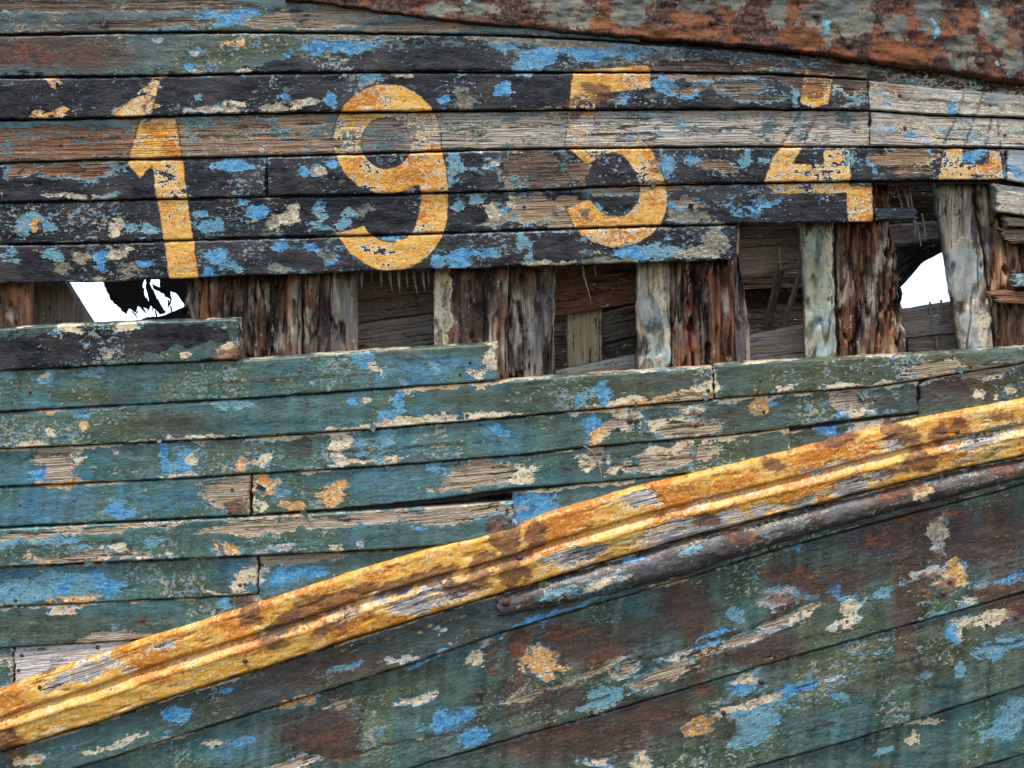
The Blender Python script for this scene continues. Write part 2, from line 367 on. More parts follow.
el('W',
 (40,6,90,6,0),(170,6,80,6,0),(150,24,60,4,2),(310,18,60,10,2),(420,27,60,6,3),(700,66,70,6,-2),(710,75,60,4,0),(740,88,30,5,0),(690,90,14,3,0),(760,98,20,4,0),(830,78,44,14,0),
 (80,170,34,9,4),(20,170,16,6,0),(530,165,28,13,6),(545,180,26,6,6),(580,172,14,10,0),(715,168,16,8,0),(900,158,30,8,0),(910,170,20,5,0),(640,188,60,4,2),(535,208,22,12,0),(565,222,14,8,0),(690,204,14,5,0),(570,205,12,10,0),
 (50,455,22,7,8),(62,470,14,9,0),(225,488,26,8,5),(235,500,16,8,0),(480,475,36,11,5),(470,485,40,5,6),(350,520,150,5,4),(440,515,70,8,4),(260,526,50,7,4),(70,532,90,3,4),(75,557,36,5,4),(130,554,16,4,0),
 (620,425,20,7,8),(690,430,26,9,8),(660,462,28,8,10),(690,455,22,6,10),(600,456,9,8,0),(850,400,18,9,0),(30,668,10,20,0),(80,658,70,20,15),(300,560,40,4,6),(255,600,6,10,0),
 (930,370,30,8,8),(980,372,30,6,8),(690,400,20,5,5),
 # moulding
 (652,502,14,7,12),(680,528,32,11,15),(668,538,24,8,15),(715,516,30,5,15),(565,556,26,7,16),(845,488,16,9,20),(800,502,18,5,15),(760,520,16,6,12),(880,475,14,5,15),(85,668,14,6,15),(60,684,18,5,18),(112,660,12,5,12),
 (130,670,8,4,12),(165,645,10,4,12),(400,590,14,5,15),(385,598,12,4,15),(418,606,9,8,30),(428,600,6,6,0),(352,614,10,3,15),(435,586,14,4,15),(890,442,14,5,15),(820,468,22,4,16),(960,440,20,4,14),(1000,430,20,3,14),(280,628,16,5,15),(115,690,8,2,15),
 (700,528,58,12,15),(745,516,40,8,15),(640,500,20,8,12),(455,592,26,7,15),(410,602,22,8,15),(85,674,34,7,17),(980,442,30,5,14),(575,556,34,7,16),(850,486,22,9,18),(545,588,5,3,0),(668,522,10,6,0),
 # lower planking
 (620,670,14,7,15),(340,705,10,5,10),(660,675,30,6,20),(690,660,14,4,20),(540,690,30,3,22),(590,672,30,2.5,25),(290,765,30,4,15),(780,620,30,3,20),(740,640,24,4,20))
el('R',
 (505,535,16,18,20),(515,575,14,18,0),(530,528,9,6,0),(500,560,40,10,16),(420,580,50,8,16),(340,600,34,12,16),(310,608,24,10,15),(290,622,30,9,15),(330,625,20,6,15),(250,612,12,10,20),(460,585,20,8,15),(480,575,14,8,10),(270,640,16,8,0),(5,738,14,16,0),(18,752,10,8,0),
 (908,436,14,12,0),(920,460,20,12,10),(890,430,10,12,0),(905,470,30,5,15),(835,440,20,6,16),(770,462,16,6,0),(940,435,8,12,0),(705,520,16,9,0),(535,535,12,14,0),(250,622,7,5,0),(960,425,10,6,0),(1000,415,14,5,0),
 (305,447,6,9,0),(240,507,14,7,0),(245,600,10,6,0),(229,355,14,8,0),(815,84,10,17,0),(820,72,18,6,0),(840,68,6,6,0),(770,66,14,6,0),(142,620,5,5,0),(50,672,8,3,15),
 (580,640,24,14,15),(600,655,16,14,10),(560,632,16,8,10),(680,600,12,20,10),(690,620,10,14,10),(330,730,20,18,10),(345,755,18,8,0),(310,740,10,10,0),(495,660,8,20,0),(930,585,14,12,0),(945,590,12,12,0),
 (660,720,14,12,10),(640,715,20,8,10),(560,735,24,6,10),(770,640,12,8,0),(915,520,20,14,10),(985,590,14,10,0),(1015,610,10,10,0),(805,585,10,10,0),(955,515,14,8,0),(790,575,24,8,10),(520,645,10,14,0),(780,600,20,6,0),(880,540,24,8,14),
 (700,690,10,5,0),(180,40,5,3,0),(20,52,30,12,0),(60,58,60,9,0),(600,95,20,12,0),(575,105,8,12,0),(590,215,8,6,0),(655,165,5,8,0))
el('K', (120,342,130,16,3),(60,355,70,12,4),(380,62,130,12,4),(480,60,40,14,0),(560,62,40,10,0),(600,170,40,15,0))
el('k', (195,352,60,8,9),(235,342,6,20,0),(60,50,140,22,0),(200,50,100,18,5),(270,48,50,12,10))
el('G', (50,15,80,18,0),(30,50,60,14,0),(100,60,40,14,0),(720,60,60,12,0),(820,76,50,10,0),(700,60,40,10,0),(560,560,50,6,18),(300,680,90,14,18),(350,665,60,9,18),(980,525,60,14,15),(900,520,40,8,14),
 (640,715,90,10,18),(580,740,60,12,16),(560,690,60,10,20),(500,715,60,6,20),(330,735,28,22,0),(610,640,60,14,16),(660,690,60,6,20),(690,610,30,22,10),(170,425,36,9,3),(880,570,60,10,15),(760,650,40,8,18),
 (980,545,50,10,14),(820,590,40,12,15),(480,700,30,8,20),(225,445,16,5,0),(300,447,12,10,0),(900,400,36,9,4),(740,415,30,9,4),(660,385,40,6,4),(545,405,50,8,4),(700,730,40,14,0),(890,680,40,9,14))
el('Yc', (388,134,62,17,0),(395,105,12,7,0),(367,108,8,5,0),(605,130,60,18,0),(640,82,12,7,0),(625,63,40,3,0),(800,130,50,20,0),(815,72,30,6,0),(960,165,50,20,0),(970,120,50,40,0),(168,178,8,12,0),(175,270,16,7,0),(612,238,24,8,0),
 (836,160,14,14,0),(860,205,14,18,0),(635,165,8,16,0),(580,100,8,10,0),(150,95,40,24,0),(368,165,10,8,0),(368,186,9,9,0),(374,172,4,8,0),(385,250,20,4,0),(640,205,8,8,0),(600,195,20,6,0),(800,192,40,4,0),(180,192,10,6,0),(600,155,14,6,0),(820,150,60,6,0),
 (345,612,16,3,16),(640,535,36,4,16),(590,550,30,4,16),(460,592,20,5,14),(980,455,20,4,14),(720,498,40,3,15),(860,460,20,4,15),(1000,428,30,4,14))
el('X', (800,212,56,8,0),(602,172,18,14,0),(548,86,22,12,0),(340,63,70,7,2),(440,60,60,10,0),(436,80,16,16,0),(95,97,34,14,0),(20,100,24,12,0),(80,213,38,10,0),(145,255,20,6,0),(25,270,30,8,0),(300,262,24,8,0),(480,80,30,7,0),(620,205,14,9,0),(386,218,20,10,0),(700,175,20,9,0),(555,250,26,9,0),(120,342,110,12,3),(230,90,22,8,0),(490,105,20,6,0),(475,214,12,9,0),(650,60,16,8,0),(300,185,24,9,0),(395,216,14,12,0),(880,212,36,8,0))
el('Yc', (780,172,14,12,0),(830,172,24,12,0),(800,190,30,5,0),(640,80,16,9,0),(650,180,10,18,0),(815,76,26,10,0),(800,125,60,20,0))
el('y', (598,85,16,6,0),(160,128,14,6,0),(160,150,20,7,0))

# zones of top-coat colour (soft), r,g,b linear
TEAL = (.070, .128, .116); GREEN = (.072, .094, .066); BLUT = (.072, .160, .190); BRN = (.085, .052, .038); PUR = (.070, .048, .048)
ZONE = [
 (BLUT,30,500,160,40),(BLUT,60,585,120,24),(BLUT,420,370,120,22),(BLUT,420,440,110,26),(BLUT,130,505,90,18),(BLUT,400,490,70,20),(BLUT,60,400,70,14),(BLUT,270,575,40,20),
 (GREEN,170,425,80,18),(GREEN,600,390,120,26),(GREEN,780,375,160,20),(GREEN,820,405,120,20),(GREEN,700,440,120,28),(GREEN,620,460,70,22),(GREEN,210,590,50,14),(GREEN,60,628,120,18),(GREEN,480,400,60,12),(GREEN,90,395,60,10),
 (GREEN,870,640,160,50),(GREEN,960,650,120,40),(GREEN,800,560,120,30),(GREEN,640,740,120,40),(BRN,560,745,90,26),(BRN,650,710,60,20),(BRN,580,645,70,26),(PUR,960,540,110,34),(BRN,680,605,34,30),(BRN,320,735,50,26),(BRN,330,670,110,18),(BRN,820,585,50,20),(PUR,540,700,70,16),
 (BRN,700,640,16,60),(BRN,780,600,14,50),(BRN,905,600,16,70),(BRN,520,680,14,60),(BRN,600,740,60,20),(BRN,640,745,14,30),(BRN,345,700,16,50),(BRN,1000,540,20,60),(PUR,870,540,40,20),
 (GREEN,390,690,70,22),(TEAL,460,720,70,26),(TEAL,820,720,110,26),(TEAL,120,745,140,26),(BLUT,220,750,60,16),(TEAL,620,610,40,24),(BRN,40,50,110,24),(GREEN,210,50,70,22),(GREEN,280,45,40,18),(BRN,1010,600,40,30),(BRN,960,380,60,22),(BRN,760,655,50,14),(TEAL,980,735,60,30),(GREEN,350,345,600,14)]

def _h(x, y): return (math.sin(x * 39.3 + y * 11.7) * 9123.7) % 1.0
def _thin(rows):
    out = []
    for t in rows:
        if t[1] > 560 and t[0] > 100 and (t[0], t[1]) not in KEEP:
            if _h(t[0], t[1]) < .60: continue
            t = (t[0], t[1], t[2] * .9, t[3] * .78, t[4])
        out.append(t)
    return out
KEEP = {(540,663),(550,672),(533,655),(700,725),(745,707),(938,530),(930,572),(948,580),(955,574),(985,620),(850,612),(780,598),(293,704)}
LAY['C'] = _thin(LAY['C'])
LAY['C'] += [(542,664,20,14,-15)]
ORANGE_ADD = (542,664)

def smoothpoly(pts, n=6):
    p = np.array(pts, float); m = len(p); out = []
    for i in range(m - 1):
        a, b, c, d = p[max(i - 1, 0)], p[i], p[i + 1], p[min(i + 2, m - 1)]
        for k in range(n):
            t = k / n
            out.append(.5 * (2 * b + (c - a) * t + (2 * a - 5 * b + 4 * c - d) * t * t + (3 * b - a - 3 * c + d) * t ** 3))
    out.append(p[-1])
    return [tuple(q) for q in out]

def ell(cx, cy, rx, ry, n=40): return [(cx + rx * math.cos(i * 2 * math.pi / n), cy + ry * math.sin(i * 2 * math.pi / n)) for i in range(n)]

def sdf(poly, u, v):
    """signed distance, positive inside"""
    p = np.array(poly, float); q = np.roll(p, -1, 0)
    d = np.full(u.shape, 1e9); ins = np.zeros(u.shape, bool)
    for (ax, ay), (bx, by) in zip(p, q):
        ex, ey = bx - ax, by - ay
        t = np.clip(((u - ax) * ex + (v - ay) * ey) / (ex * ex + ey * ey + 1e-9), 0, 1)
        d = np.minimum(d, np.hypot(u - ax - t * ex, v - ay - t * ey))
        cond = ((ay > v) != (by > v)) & (u < ex * (v - ay) / (ey + 1e-12) + ax)
        ins ^= cond
    return np.where(ins, d, -d)

NINE_TAIL = smoothpoly([(440,140),(446,170),(448,200),(446,225),(436,247),(418,263),(395,271),(372,267),(352,254),(341,241),(336,233)]) + \
    smoothpoly([(364,226),(371,235),(382,241),(395,242),(408,236),(416,224),(420,205),(420,186),(412,165)])
FIVE_BOWL = smoothpoly([(565,146),(578,136),(600,129),(628,131),(648,146),(661,170),(667,196),(664,216),(652,234),(634,244),(615,247),(595,243),(577,230),(566,208)]) + \
    smoothpoly([(590,199),(600,211),(613,217),(626,214),(637,203),(640,190),(636,174),(625,158),(612,153),(598,158),(587,165)])
GLYPH = [  # union list, holes
 ([[(113,116),(150,82),(160,79),(150,118)],[(140,118),(176,118),(182,160),(199,279),(170,280),(152,165),(140,178),(128,165)]], []),
 ([ell(387,139,54,55), NINE_TAIL], [ell(386,143,25,26)]),
 ([[(573,70),(650,65),(651,88),(597,94),(590,146),(565,148)], FIVE_BOWL], []),
 ([[(806,68),(822,74),(836,66),(828,104),(812,108),(800,104)],[(788,136),(796,128),(806,132),(803,147),(792,164),(850,164),(850,186),(873,187),(873,222),(848,222),(846,193),(776,194),(764,182),(772,158),(783,146)],[(824,150),(850,150),(850,180),(822,180)]], []),
 ([[(944,150),(964,147),(961,164),(988,165),(990,150),(1000,152),(1004,180),(938,180)]], []),
]
CRACKS = [[(801,112),(779,147)],[(819,112),(801,146)],[(967,84),(956,118),(941,150)],[(986,87),(974,120),(960,160)],[(992,118),(984,150)],[(998,120),(1000,148)],[(300,768),(380,746),(440,735),(520,712),(560,694),(600,676),(640,661)],[(512,727),(560,712),(610,694)],[(640,662),(690,648),(740,630),(790,612)],[(685,721),(720,708),(768,693),(822,681)],[(650,72),(700,76),(768,72),(820,75),(868,73)],[(640,81),(690,85),(720,83)],
 [(100,10),(180,9),(256,7),(300,12)],[(0,20),(60,25),(110,22)],[(780,646),(820,634),(860,627)],[(810,577),(860,566),(900,561),(1000,536)],[(640,690),(700,668)],[(20,548),(120,541)],[(330,452),(420,446),(500,441)],[(560,470),(640,463)],[(200,385),(300,378),(380,374)],[(20,460),(60,455),(75,452)],
 [(890,665),(960,648),(1024,640)],[(800,732),(860,716),(900,712)],[(330,655),(400,634),(480,612)],[(900,98),(960,103),(1024,106)],[(450,130),(520,126),(600,124)],[(690,130),(780,126),(860,128)],[(880,170),(930,167)],[(540,168),(580,166)],[(60,140),(120,138)],[(200,138),(300,135)],[(905,645),(930,690)],[(860,400),(915,395)],[(640,420),(700,414)]]
def crack(u, v):
    d = np.full(u.shape, 99.)
    wv = v + 2.2 * fbm(u / 12, v / 40, 3, 51)
    for c in CRACKS:
        for (ax, ay), (bx, by) in zip(c, c[1:]):
            k = (u > min(ax, bx) - 8) & (u < max(ax, bx) + 8) & (v > min(ay, by) - 12) & (v < max(ay, by) + 12)
            if not k.any(): continue
            t = np.clip(((u[k] - ax) * (bx - ax) + (wv[k] - ay) * (by - ay)) / ((bx - ax) ** 2 + (by - ay) ** 2), 0, 1)
            d[k] = np.minimum(d[k], np.hypot(u[k] - ax - t * (bx - ax), wv[k] - ay - t * (by - ay)))
    return d
def letter(u, v):
    o = np.full(u.shape, -9.0)
    for un, ho in GLYPH:
        allp = np.array([q for p in un for q in p])
        x0, y0 = allp.min(0) - 9; x1, y1 = allp.max(0) + 9
        k = (u > x0) & (u < x1) & (v > y0) & (v < y1)
        if not k.any(): continue
        uu, vv_ = u[k], v[k]
        d = np.full(uu.shape, -9.0)
        for p in un: d = np.maximum(d, sdf(p, uu, vv_))
        for p in ho: d = np.minimum(d, -sdf(p, uu, vv_))
        o[k] = np.maximum(o[k], d)
    return o

ORANGE = [(540,663),(550,672),(533,655),(335,495),(334,495),(342,487),(265,484),(294,505),(52,84),(42,114),(62,113),(140,97),(132,110),(150,84),(240,40),(700,725),(692,735),(728,748),(56,481),(35,226),(240,465),(80,559),(34,556),(228,550),(293,704),(955,574),(945,590),(760,404),(640,405),(690,396)]
def tint(cx, cy):
    """0 grey-white filler .. 1 ochre primer"""
    if (cx, cy) in ORANGE or (cx, cy) == ORANGE_ADD: return 1.0
    h = (math.sin(cx * 12.9898 + cy * 78.233) * 43758.5453) % 1.0
    if cy < 285 and cx < 760: return -.6 + .95 * h
    if cy > 505 and cx > 250: return .30 + .3 * h if h < .4 else 1.75
    return .25 + .62 * h
def field(L, u, v, base, kmax=.95, tints=None):
    f = np.zeros(u.shape) + base
    for cx, cy, rx, ry, an in LAY[L]:
        R = max(rx, ry) * 1.6 + 16
        k = (abs(u - cx) < R) & (abs(v - cy) < R)
        if not k.any(): continue
        a_ = math.radians(an); du, dv = u[k] - cx, v[k] - cy
        x = du * math.cos(a_) - dv * math.sin(a_); y = du * math.sin(a_) + dv * math.cos(a_)
        d = np.sqrt((x / rx) ** 2 + (y / ry) ** 2)
        s = (1 - d) * (min(rx, ry) * .65 + max(rx, ry) * .10 + 1.2)
        q = np.clip(.52 + s * .10, -.6, kmax)
        if tints is not None: tints[k] = np.where(q > f[k], tint(cx, cy), tints[k])
        f[k] = np.maximum(f[k], q)
    return f

# ------------------------------------------------------------------ hull pieces
root = bpy.data.objects.new('boat_hull', None)
COL.objects.link(root)
root.empty_display_size = .3
root.location = (0, 0, ROOT_Z)
root.rotation_euler = (TILT, 0, 0)
root['label'] = 'weathered wooden boat hull with peeling blue-green planks, orange numbers and yellow moulding'
root['category'] = 'boat'

def attrs(me, u, v, gco, st, edge):
    n = len(u)
    seed_ = random.random() * 20
    # warp so that traced patches keep ragged outlines
    wu = u + 7 * fbm(u / 16, v / 16, 3, 1) + 2 * fbm(u / 5, v / 5, 2, 2)
    wv = v + 5 * fbm(u / 16, v / 16, 3, 3) + 2 * fbm(u / 5, v / 5, 2, 4)
    if st.get('survey', True):
        sh = st.get('shrink', 0.0); fB = field('B', wu, wv, st.get('B', -.02) + sh, .86) - sh; ct = np.where((v < 285) & (u < 760), 0.0, .5) + .5 * fbm(u / 40, v / 24, 3, 41); fC = field('C', wu, wv, st.get('C', -.05) + sh, .84, ct) - sh
        fW = field('W', wu, wv, st.get('W', -.25)); fR = field('R', wu, wv, st.get('R', -.2), st.get('Rmax', .66))
        fG = field('G', wu, wv, st.get('G', -.1), .6)
        xx = sm(field('X', wu, wv, -1.0), .40, .62) * .5
        fB, fC, fW = fB - xx, fC - xx, fW - xx
        K0 = st.get('K', -1.0)
        fK = np.maximum(field('K', wu, wv, K0), K0) + np.where(K0 > -.9, xx * .6, 0)
        kk = field('k', wu, wv, -1.0)
        fK = np.where(kk > .45, np.minimum(fK, .5 - (kk - .45) * 3), fK)
        fYc = field('Yc', wu, wv, st.get('Yc', .20), st.get('Ycmax', .53)) - .4 * np.clip(field('y', wu, wv, 0.), 0, 1)
    else:
        o = np.ones(n)
        ct = .5 * o; fB, fC, fW, fR, fG, fK, fYc = (o * st.get(k, d) for k, d in (('B', -.4), ('C', -.4), ('W', .9), ('R', -.2), ('G', -.1), ('K', -1), ('Yc', 0)))
    fY = np.clip(letter(u, v) / 8, -1, 1) if st.get('letters') else np.full(n, -1.0)
    if st.get('survey', True): fY = np.maximum(fY, -.06 - np.maximum(crack(u, v) - .9, 0) / 8)
    if st.get('yellow'): fY = np.full(n, 1.0)
    if 'fade' in st: fYc = fYc + st['fade']
    ew = st.get('edge', .35)
    en = fbm(u / 30, v / 9, 3, 7)
    fC = fC + edge * ew * (1 + 1.6 * en)
    fW = fW + edge * (st.get('edgeW', .30)) * (1 + 1.4 * fbm(u / 45, v / 12, 3, 8))
    top = np.tile(np.array(st.get('top', TEAL)), (n, 1))
    if st.get('zones', True):
        for c, cx, cy, rx, ry in ZONE:
            w = np.clip(1.35 - np.hypot((wu - cx) / rx, (wv - cy) / ry), 0, 1)[:, None]
            w = w * w * (3 - 2 * w)
            top = top * (1 - w) + np.array(c) * w
    wc = np.tile(np.array(st.get('wood', (.19, .135, .095))), (n, 1))
    for c, cx, cy, rx, ry in st.get('wz', []):
        w = np.clip(1.4 - np.hypot((wu - cx) / rx, (wv - cy) / ry), 0, 1)[:, None]
        wc = wc * (1 - w) + np.array(c) * w
    if 'streak' in st:
        q = fbm(u / 11 + seed_ * 3, v / 60, 4, seed_) * 1.3 + .6 * fbm(u / 4.5, v / 24, 3, seed_ + 4)
        wc = wc * np.exp(st['streak'] * q)[:, None]
        pale = sm(fbm(u / 13, v / 38, 4, seed_ + 8), .14, .34)[:, None] * .75
        wc = wc * (1 - pale) + np.array((.50, .45, .36)) * pale
        dk = sm(fbm(u / 9, v / 45, 4, seed_ + 12), .16, .36)[:, None] * .85
        wc = wc * (1 - dk) + np.array((.02, .015, .012)) * dk
    for L, rows in st.get('own', {}).items():
        old = LAY[L]; LAY[L] = rows
        q = field(L, wu, wv, -1.0); LAY[L] = old
        if L == 'W': fW = np.maximum(fW, q)
        if L == 'C': fC = np.maximum(fC, q)
        if L == 'R': fR = np.maximum(fR, q)
        if L == 'B': fB = np.maximum(fB, q)
        if L == 'G': fG = np.maximum(fG, q)
        if L == 'k': fW = np.where(q > .3, np.minimum(fW, .5 - (q - .3)), fW)
    one = np.ones((n, 1))
    def put(name, typ, arr):
        at = me.attributes.new(name, typ, 'POINT')
        at.data.foreach_set('vector' if typ == 'FLOAT_VECTOR' else 'color', np.ascontiguousarray(arr, dtype=np.float32).ravel())
    put('gco', 'FLOAT_VECTOR', gco)
    gx, gy = gco[:, 0] * 8.5, gco[:, 1] * 8.5
    put('n3', 'FLOAT_COLOR', np.stack([.5 + .5 * fbm(gx, gy, 4, 11), .5 + .5 * fbm(gx, gy, 4, 23), .5 + .5 * fbm(gx, gy, 4, 37), ct], 1))
    if not st.get('yellow'):
        sk = fbm(u / 7 + v / 60, v / 70, 4, 15); top = top * (1 + st.get('sk', .38) * sk)[:, None]
    put('top', 'FLOAT_COLOR', np.hstack([top, one]))
    put('wcol', 'FLOAT_COLOR', np.hstack([wc, one]))
    put('f1', 'FLOAT_COLOR', np.stack([fB, fC, fW, fR], 1))
    put('f2', 'FLOAT_COLOR', np.stack([fY, fYc, fK, fG], 1))
    return fW, fC

def pl(pts):
    a_ = np.array(pts, float)
    def f(x):
        r = np.interp(x, a_[:, 0], a_[:, 1])
        lo = x < a_[0, 0]; hi = x > a_[-1, 0]
        if len(a_) > 1:
            s0 = (a_[1, 1] - a_[0, 1]) / (a_[1, 0] - a_[0, 0]); s1 = (a_[-1, 1] - a_[-2, 1]) / (a_[-1, 0] - a_[-2, 0])
            r = np.where(lo, a_[0, 1] + (x - a_[0, 0]) * s0, r); r = np.where(hi, a_[-1, 1] + (x - a_[-1, 0]) * s1, r)
        return r
    return f

PLANKS = []
def slab(name, top, bot, x0, x1, st, y=0.0, thick=.045, vert=False, gap=1.4, round_=2.2, du=3.0, dv=2.2, rough=.0012, profile=None, mat=None, ragged=.8, tilt=.003, rag_end=1.5, parent=None, relief=1.0):
    """A timber whose long edges are the polylines top/bot (photo pixels). x0/x1: ends, number or (at top, at bottom).
    vert: the polylines run down the picture and are given as (v,u)."""
    ft, fb = pl(top), pl(bot)
    x0 = (x0, x0) if not isinstance(x0, tuple) else x0
    x1 = (x1, x1) if not isinstance(x1, tuple) else x1
    L = max(abs(x1[0] - x0[0]), abs(x1[1] - x0[1]))
    xm = np.array([(x0[0] + x1[0]) / 2]); H = float(abs(fb(xm) - ft(xm))[0]); 
    for q in (x0[0], x1[0]): H = max(H, float(abs(fb(np.array([q])) - ft(np.array([q])))[0]))
    nu = max(6, int(L / du)); nv = max(5, int(H / dv))
    s = np.linspace(0, 1, nu + 1)
    es = min(.4, 1.0 / L); s = np.unique(np.concatenate([[0], [es, es * 2.5], s[1:-1], [1 - es * 2.5, 1 - es], [1]]))
    t = np.linspace(0, 1, nv + 1); et = min(.15, .7 / max(H, 1))
    t = np.unique(np.concatenate([t, [et, et * 2.2, et * 4, 1 - et, 1 - et * 2.2, 1 - et * 4]]))
    s = np.concatenate([[0], s, [1]]); t = np.concatenate([[0], t, [1]])
    SS, TT = np.meshgrid(s, t)
    seed = random.random() * 50
    X0 = x0[0] + (x0[1] - x0[0]) * TT + rag_end * 1.6 * fbm(TT * H / 5, TT * 0 + seed, 3, 5)
    X1 = x1[0] + (x1[1] - x1[0]) * TT + rag_end * 1.6 * fbm(TT * H / 5, TT * 0 + seed + 9, 3, 6)
    U = X0 + (X1 - X0) * SS
    A = ft(U) + gap + ragged * fbm(U / 9, U * 0 + seed, 4, 2) + ragged * .9 * np.maximum(0, fbm(U / 40, U * 0 + seed, 3, 4))
    B = fb(U) - gap * .3 - ragged * fbm(U / 11, U * 0 + seed + 5, 4, 3) - ragged * .9 * np.maximum(0, fbm(U / 38, U * 0 + seed + 7, 3, 4))
    B = np.maximum(B, A + .6)
    V = A + (B - A) * TT
    hp = B - A
    dist = np.minimum(np.minimum(TT * hp, (1 - TT) * hp), np.minimum(SS * L, (1 - SS) * L))   # px to the nearest edge
    rr = np.clip(1 - dist / round_, 0, 1)
    Y = y + round_ * S * (1 - np.sqrt(np.clip(1 - rr * rr, 0, 1))) * .9
    Y = Y - tilt * (TT - .5) * 2
    Y = Y - rough * relief * 1.6 * fbm(U / 60, V / 14, 4, 1 + seed) - rough * fbm(U / 14, V / 7, 3, 2 + seed)
    if profile is not None: Y = Y + profile(TT, U, V)
    edge = np.clip(1 - np.minimum(TT * hp, (1 - TT) * hp) / 1.9, 0, 1)
    edge = np.maximum(edge, np.clip(1 - np.minimum(SS * L, (1 - SS) * L) / 5, 0, 1) * .8)
    ring = np.zeros_like(U, bool); ring[0, :] = ring[-1, :] = True; ring[:, 0] = ring[:, -1] = True
    Y = np.where(ring, y + thick, Y)
    edge = np.where(ring, 1.6, edge)
    uu, vv_ = U.ravel(), V.ravel()
    if vert: uu, vv_ = vv_, uu
    # true arc direction for the grain
    if vert: gco = np.stack([vv_ * S, uu * S + np.where(ring, np.where(TT < .5, -thick, thick), 0).ravel(), Y.ravel()], 1)
    else:
        mid = .5 * (ft(U) + fb(U)).ravel() * .5
        gco = np.stack([uu * S, (V - .5 * (A + B)).ravel() * S + H * S * .5 + np.where(ring, np.where(TT < .5, -thick, thick), 0).ravel(), Y.ravel()], 1)
    gco = gco + np.array([random.random() * 30, random.random() * 30, random.random() * 30])
    me = bpy.data.meshes.new(name)
    nr, nc = U.shape
    idx = np.arange(nr * nc).reshape(nr, nc)
    q = np.stack([idx[:-1, :-1], idx[1:, :-1], idx[1:, 1:], idx[:-1, 1:]], -1).reshape(-1, 4)
    bk = np.stack([idx[0, :-1], idx[0, 1:], idx[-1, 1:], idx[-1, :-1]], -1)
    q = np.concatenate([q, bk])
    if vert: q = q[:, ::-1]
    # relief from the survey before the points are fixed
    Yf = Y.ravel()
    kx = (D + y) / D
    x = (uu - 512) * S * kx; z = (ZB - AX) * S - (vv_ - AX) * S * kx
    co = np.stack([x, Yf, z], 1)
    me.from_pydata(co.tolist(), [], q.tolist())
    fW, fC = attrs(me, uu, vv_, gco, st, edge.ravel())
    dep = (sm(fW, .3, .8) * .0022 + sm(fC, .4, .9) * .0008) * relief
    co[:, 1] += np.where(ring.ravel(), 0, dep)
    me.vertices.foreach_set('co', co.astype(np.float32).ravel())
    me.polygons.foreach_set('use_smooth', np.ones(len(q), bool))
    me.materials.append(mat or PAINT)
    me.update()
    o = bpy.data.objects.new(name, me); COL.objects.link(o); o.parent = parent or root
    PLANKS.append((o, x0, x1, ft, fb, y, vert))
    return o

XL, XR = -330, 1354
# seams of the upper planking
PLATE = [(-90,-60),(150,-12),(270,0),(330,6),(406,17),(512,29),(612,38),(704,45),(768,50),(850,60),(930,72),(1024,85),(1114,97)]
s0 = [(-90,-8),(0,-6),(160,-8),(300,-7),(420,-6)]
s1 = [(-90,35),(0,34.5),(55,34),(100,32.5),(256,32),(400,33.5),(512,35.5),(600,40),(768,52),(1024,88)]
s2 = [(-90,79),(0,77),(150,76),(256,73),(400,72),(650,72),(768,74),(868,79)]
s3 = [(-90,122),(0,120),(100,118),(256,113.5),(512,110.5),(640,109.5),(768,109),(868,110.5),(930,115),(1024,118),(1114,121)]
s4 = [(-90,165),(0,163),(100,160),(256,156.5),(380,153),(512,149),(640,147.5),(768,146.5),(900,147),(1024,148.5),(1114,150)]
s5 = [(-90,206),(0,203),(128,200),(256,197),(400,194),(512,191),(640,185.5),(768,183),(870,181),(1000,180),(1114,179)]
s6 = [(-90,247),(0,244.5),(100,243),(256,238),(400,234.5),(512,230.5),(640,226.5),(735,224.5),(870,222.5)]
s7 = [(-90,288),(0,284),(100,282.5),(256,276),(400,271),(512,267.5),(735,260.5)]

GREYW = (.34, .315, .275); TANW = (.27, .19, .125); BROWNW = (.175, .085, .042); DARKW = (.07, .045, .034); PALEW = (.46, .43, .385); REDW = (.16, .058, .03)
BLK = dict(K=.88, B=.0, C=-.04, W=-.22, letters=True, shrink=.07, edge=.30, top=(.085, .135, .135))
slab('plank', [(-90,-64),(0,-58),(300,-50)], s0, XL, 330, dict(BLK, K=.2, W=.35, G=.3, letters=False, wood=DARKW), y=.006)
slab('plank', s0, s1, XL, 640, dict(BLK, K=-.1, W=.22, G=.12, letters=False, wood=(.15,.11,.08), wz=[((.30,.25,.19),330,20,70,14),((.36,.29,.19),480,30,70,8)]), y=.004)
slab('plank', s1, s2, XL, 868, dict(BLK, K=.5, wood=(.20,.15,.11), wz=[((.07,.05,.042),720,62,110,18),((.40,.32,.20),560,42,60,6)]), y=.001)
slab('plank', s2, s3, XL, 868, dict(BLK, K=.88, wood=(.19,.15,.115), wz=[((.085,.06,.048),820,90,70,24)]), y=-.002)
slab('plank', [(868,79),(930,86),(1024,94),(1114,103)], s3, 869.5, XR, dict(BLK, K=-1, top=(.33,.35,.36), W=.40, C=.08, B=-.02, wood=PALEW, zones=False, wz=[(TANW,890,90,24,10)], edge=.2), y=.001)
slab('plank', s3, s4, XL, 870, dict(BLK, K=.10, W=.64, C=.02, B=-.08, wood=(.27,.19,.125), fade=.22, wz=[(BROWNW,60,140,110,24),((.22,.15,.10),220,140,60,24),(GREYW,480,132,70,26),((.40,.385,.35),640,130,120,24),((.46,.43,.38),810,128,80,22),((.13,.125,.125),386,142,27,26)], own={'k': [(60,124,60,4,0),(200,122,14,5,0)]}), y=.003)
slab('plank', s3, s4, 871.5, XR, dict(BLK, K=-1, top=(.36,.37,.37), W=.50, B=.0, wood=PALEW, zones=False, fade=.2, wz=[(TANW,890,130,30,12)], edge=.2), y=.000)
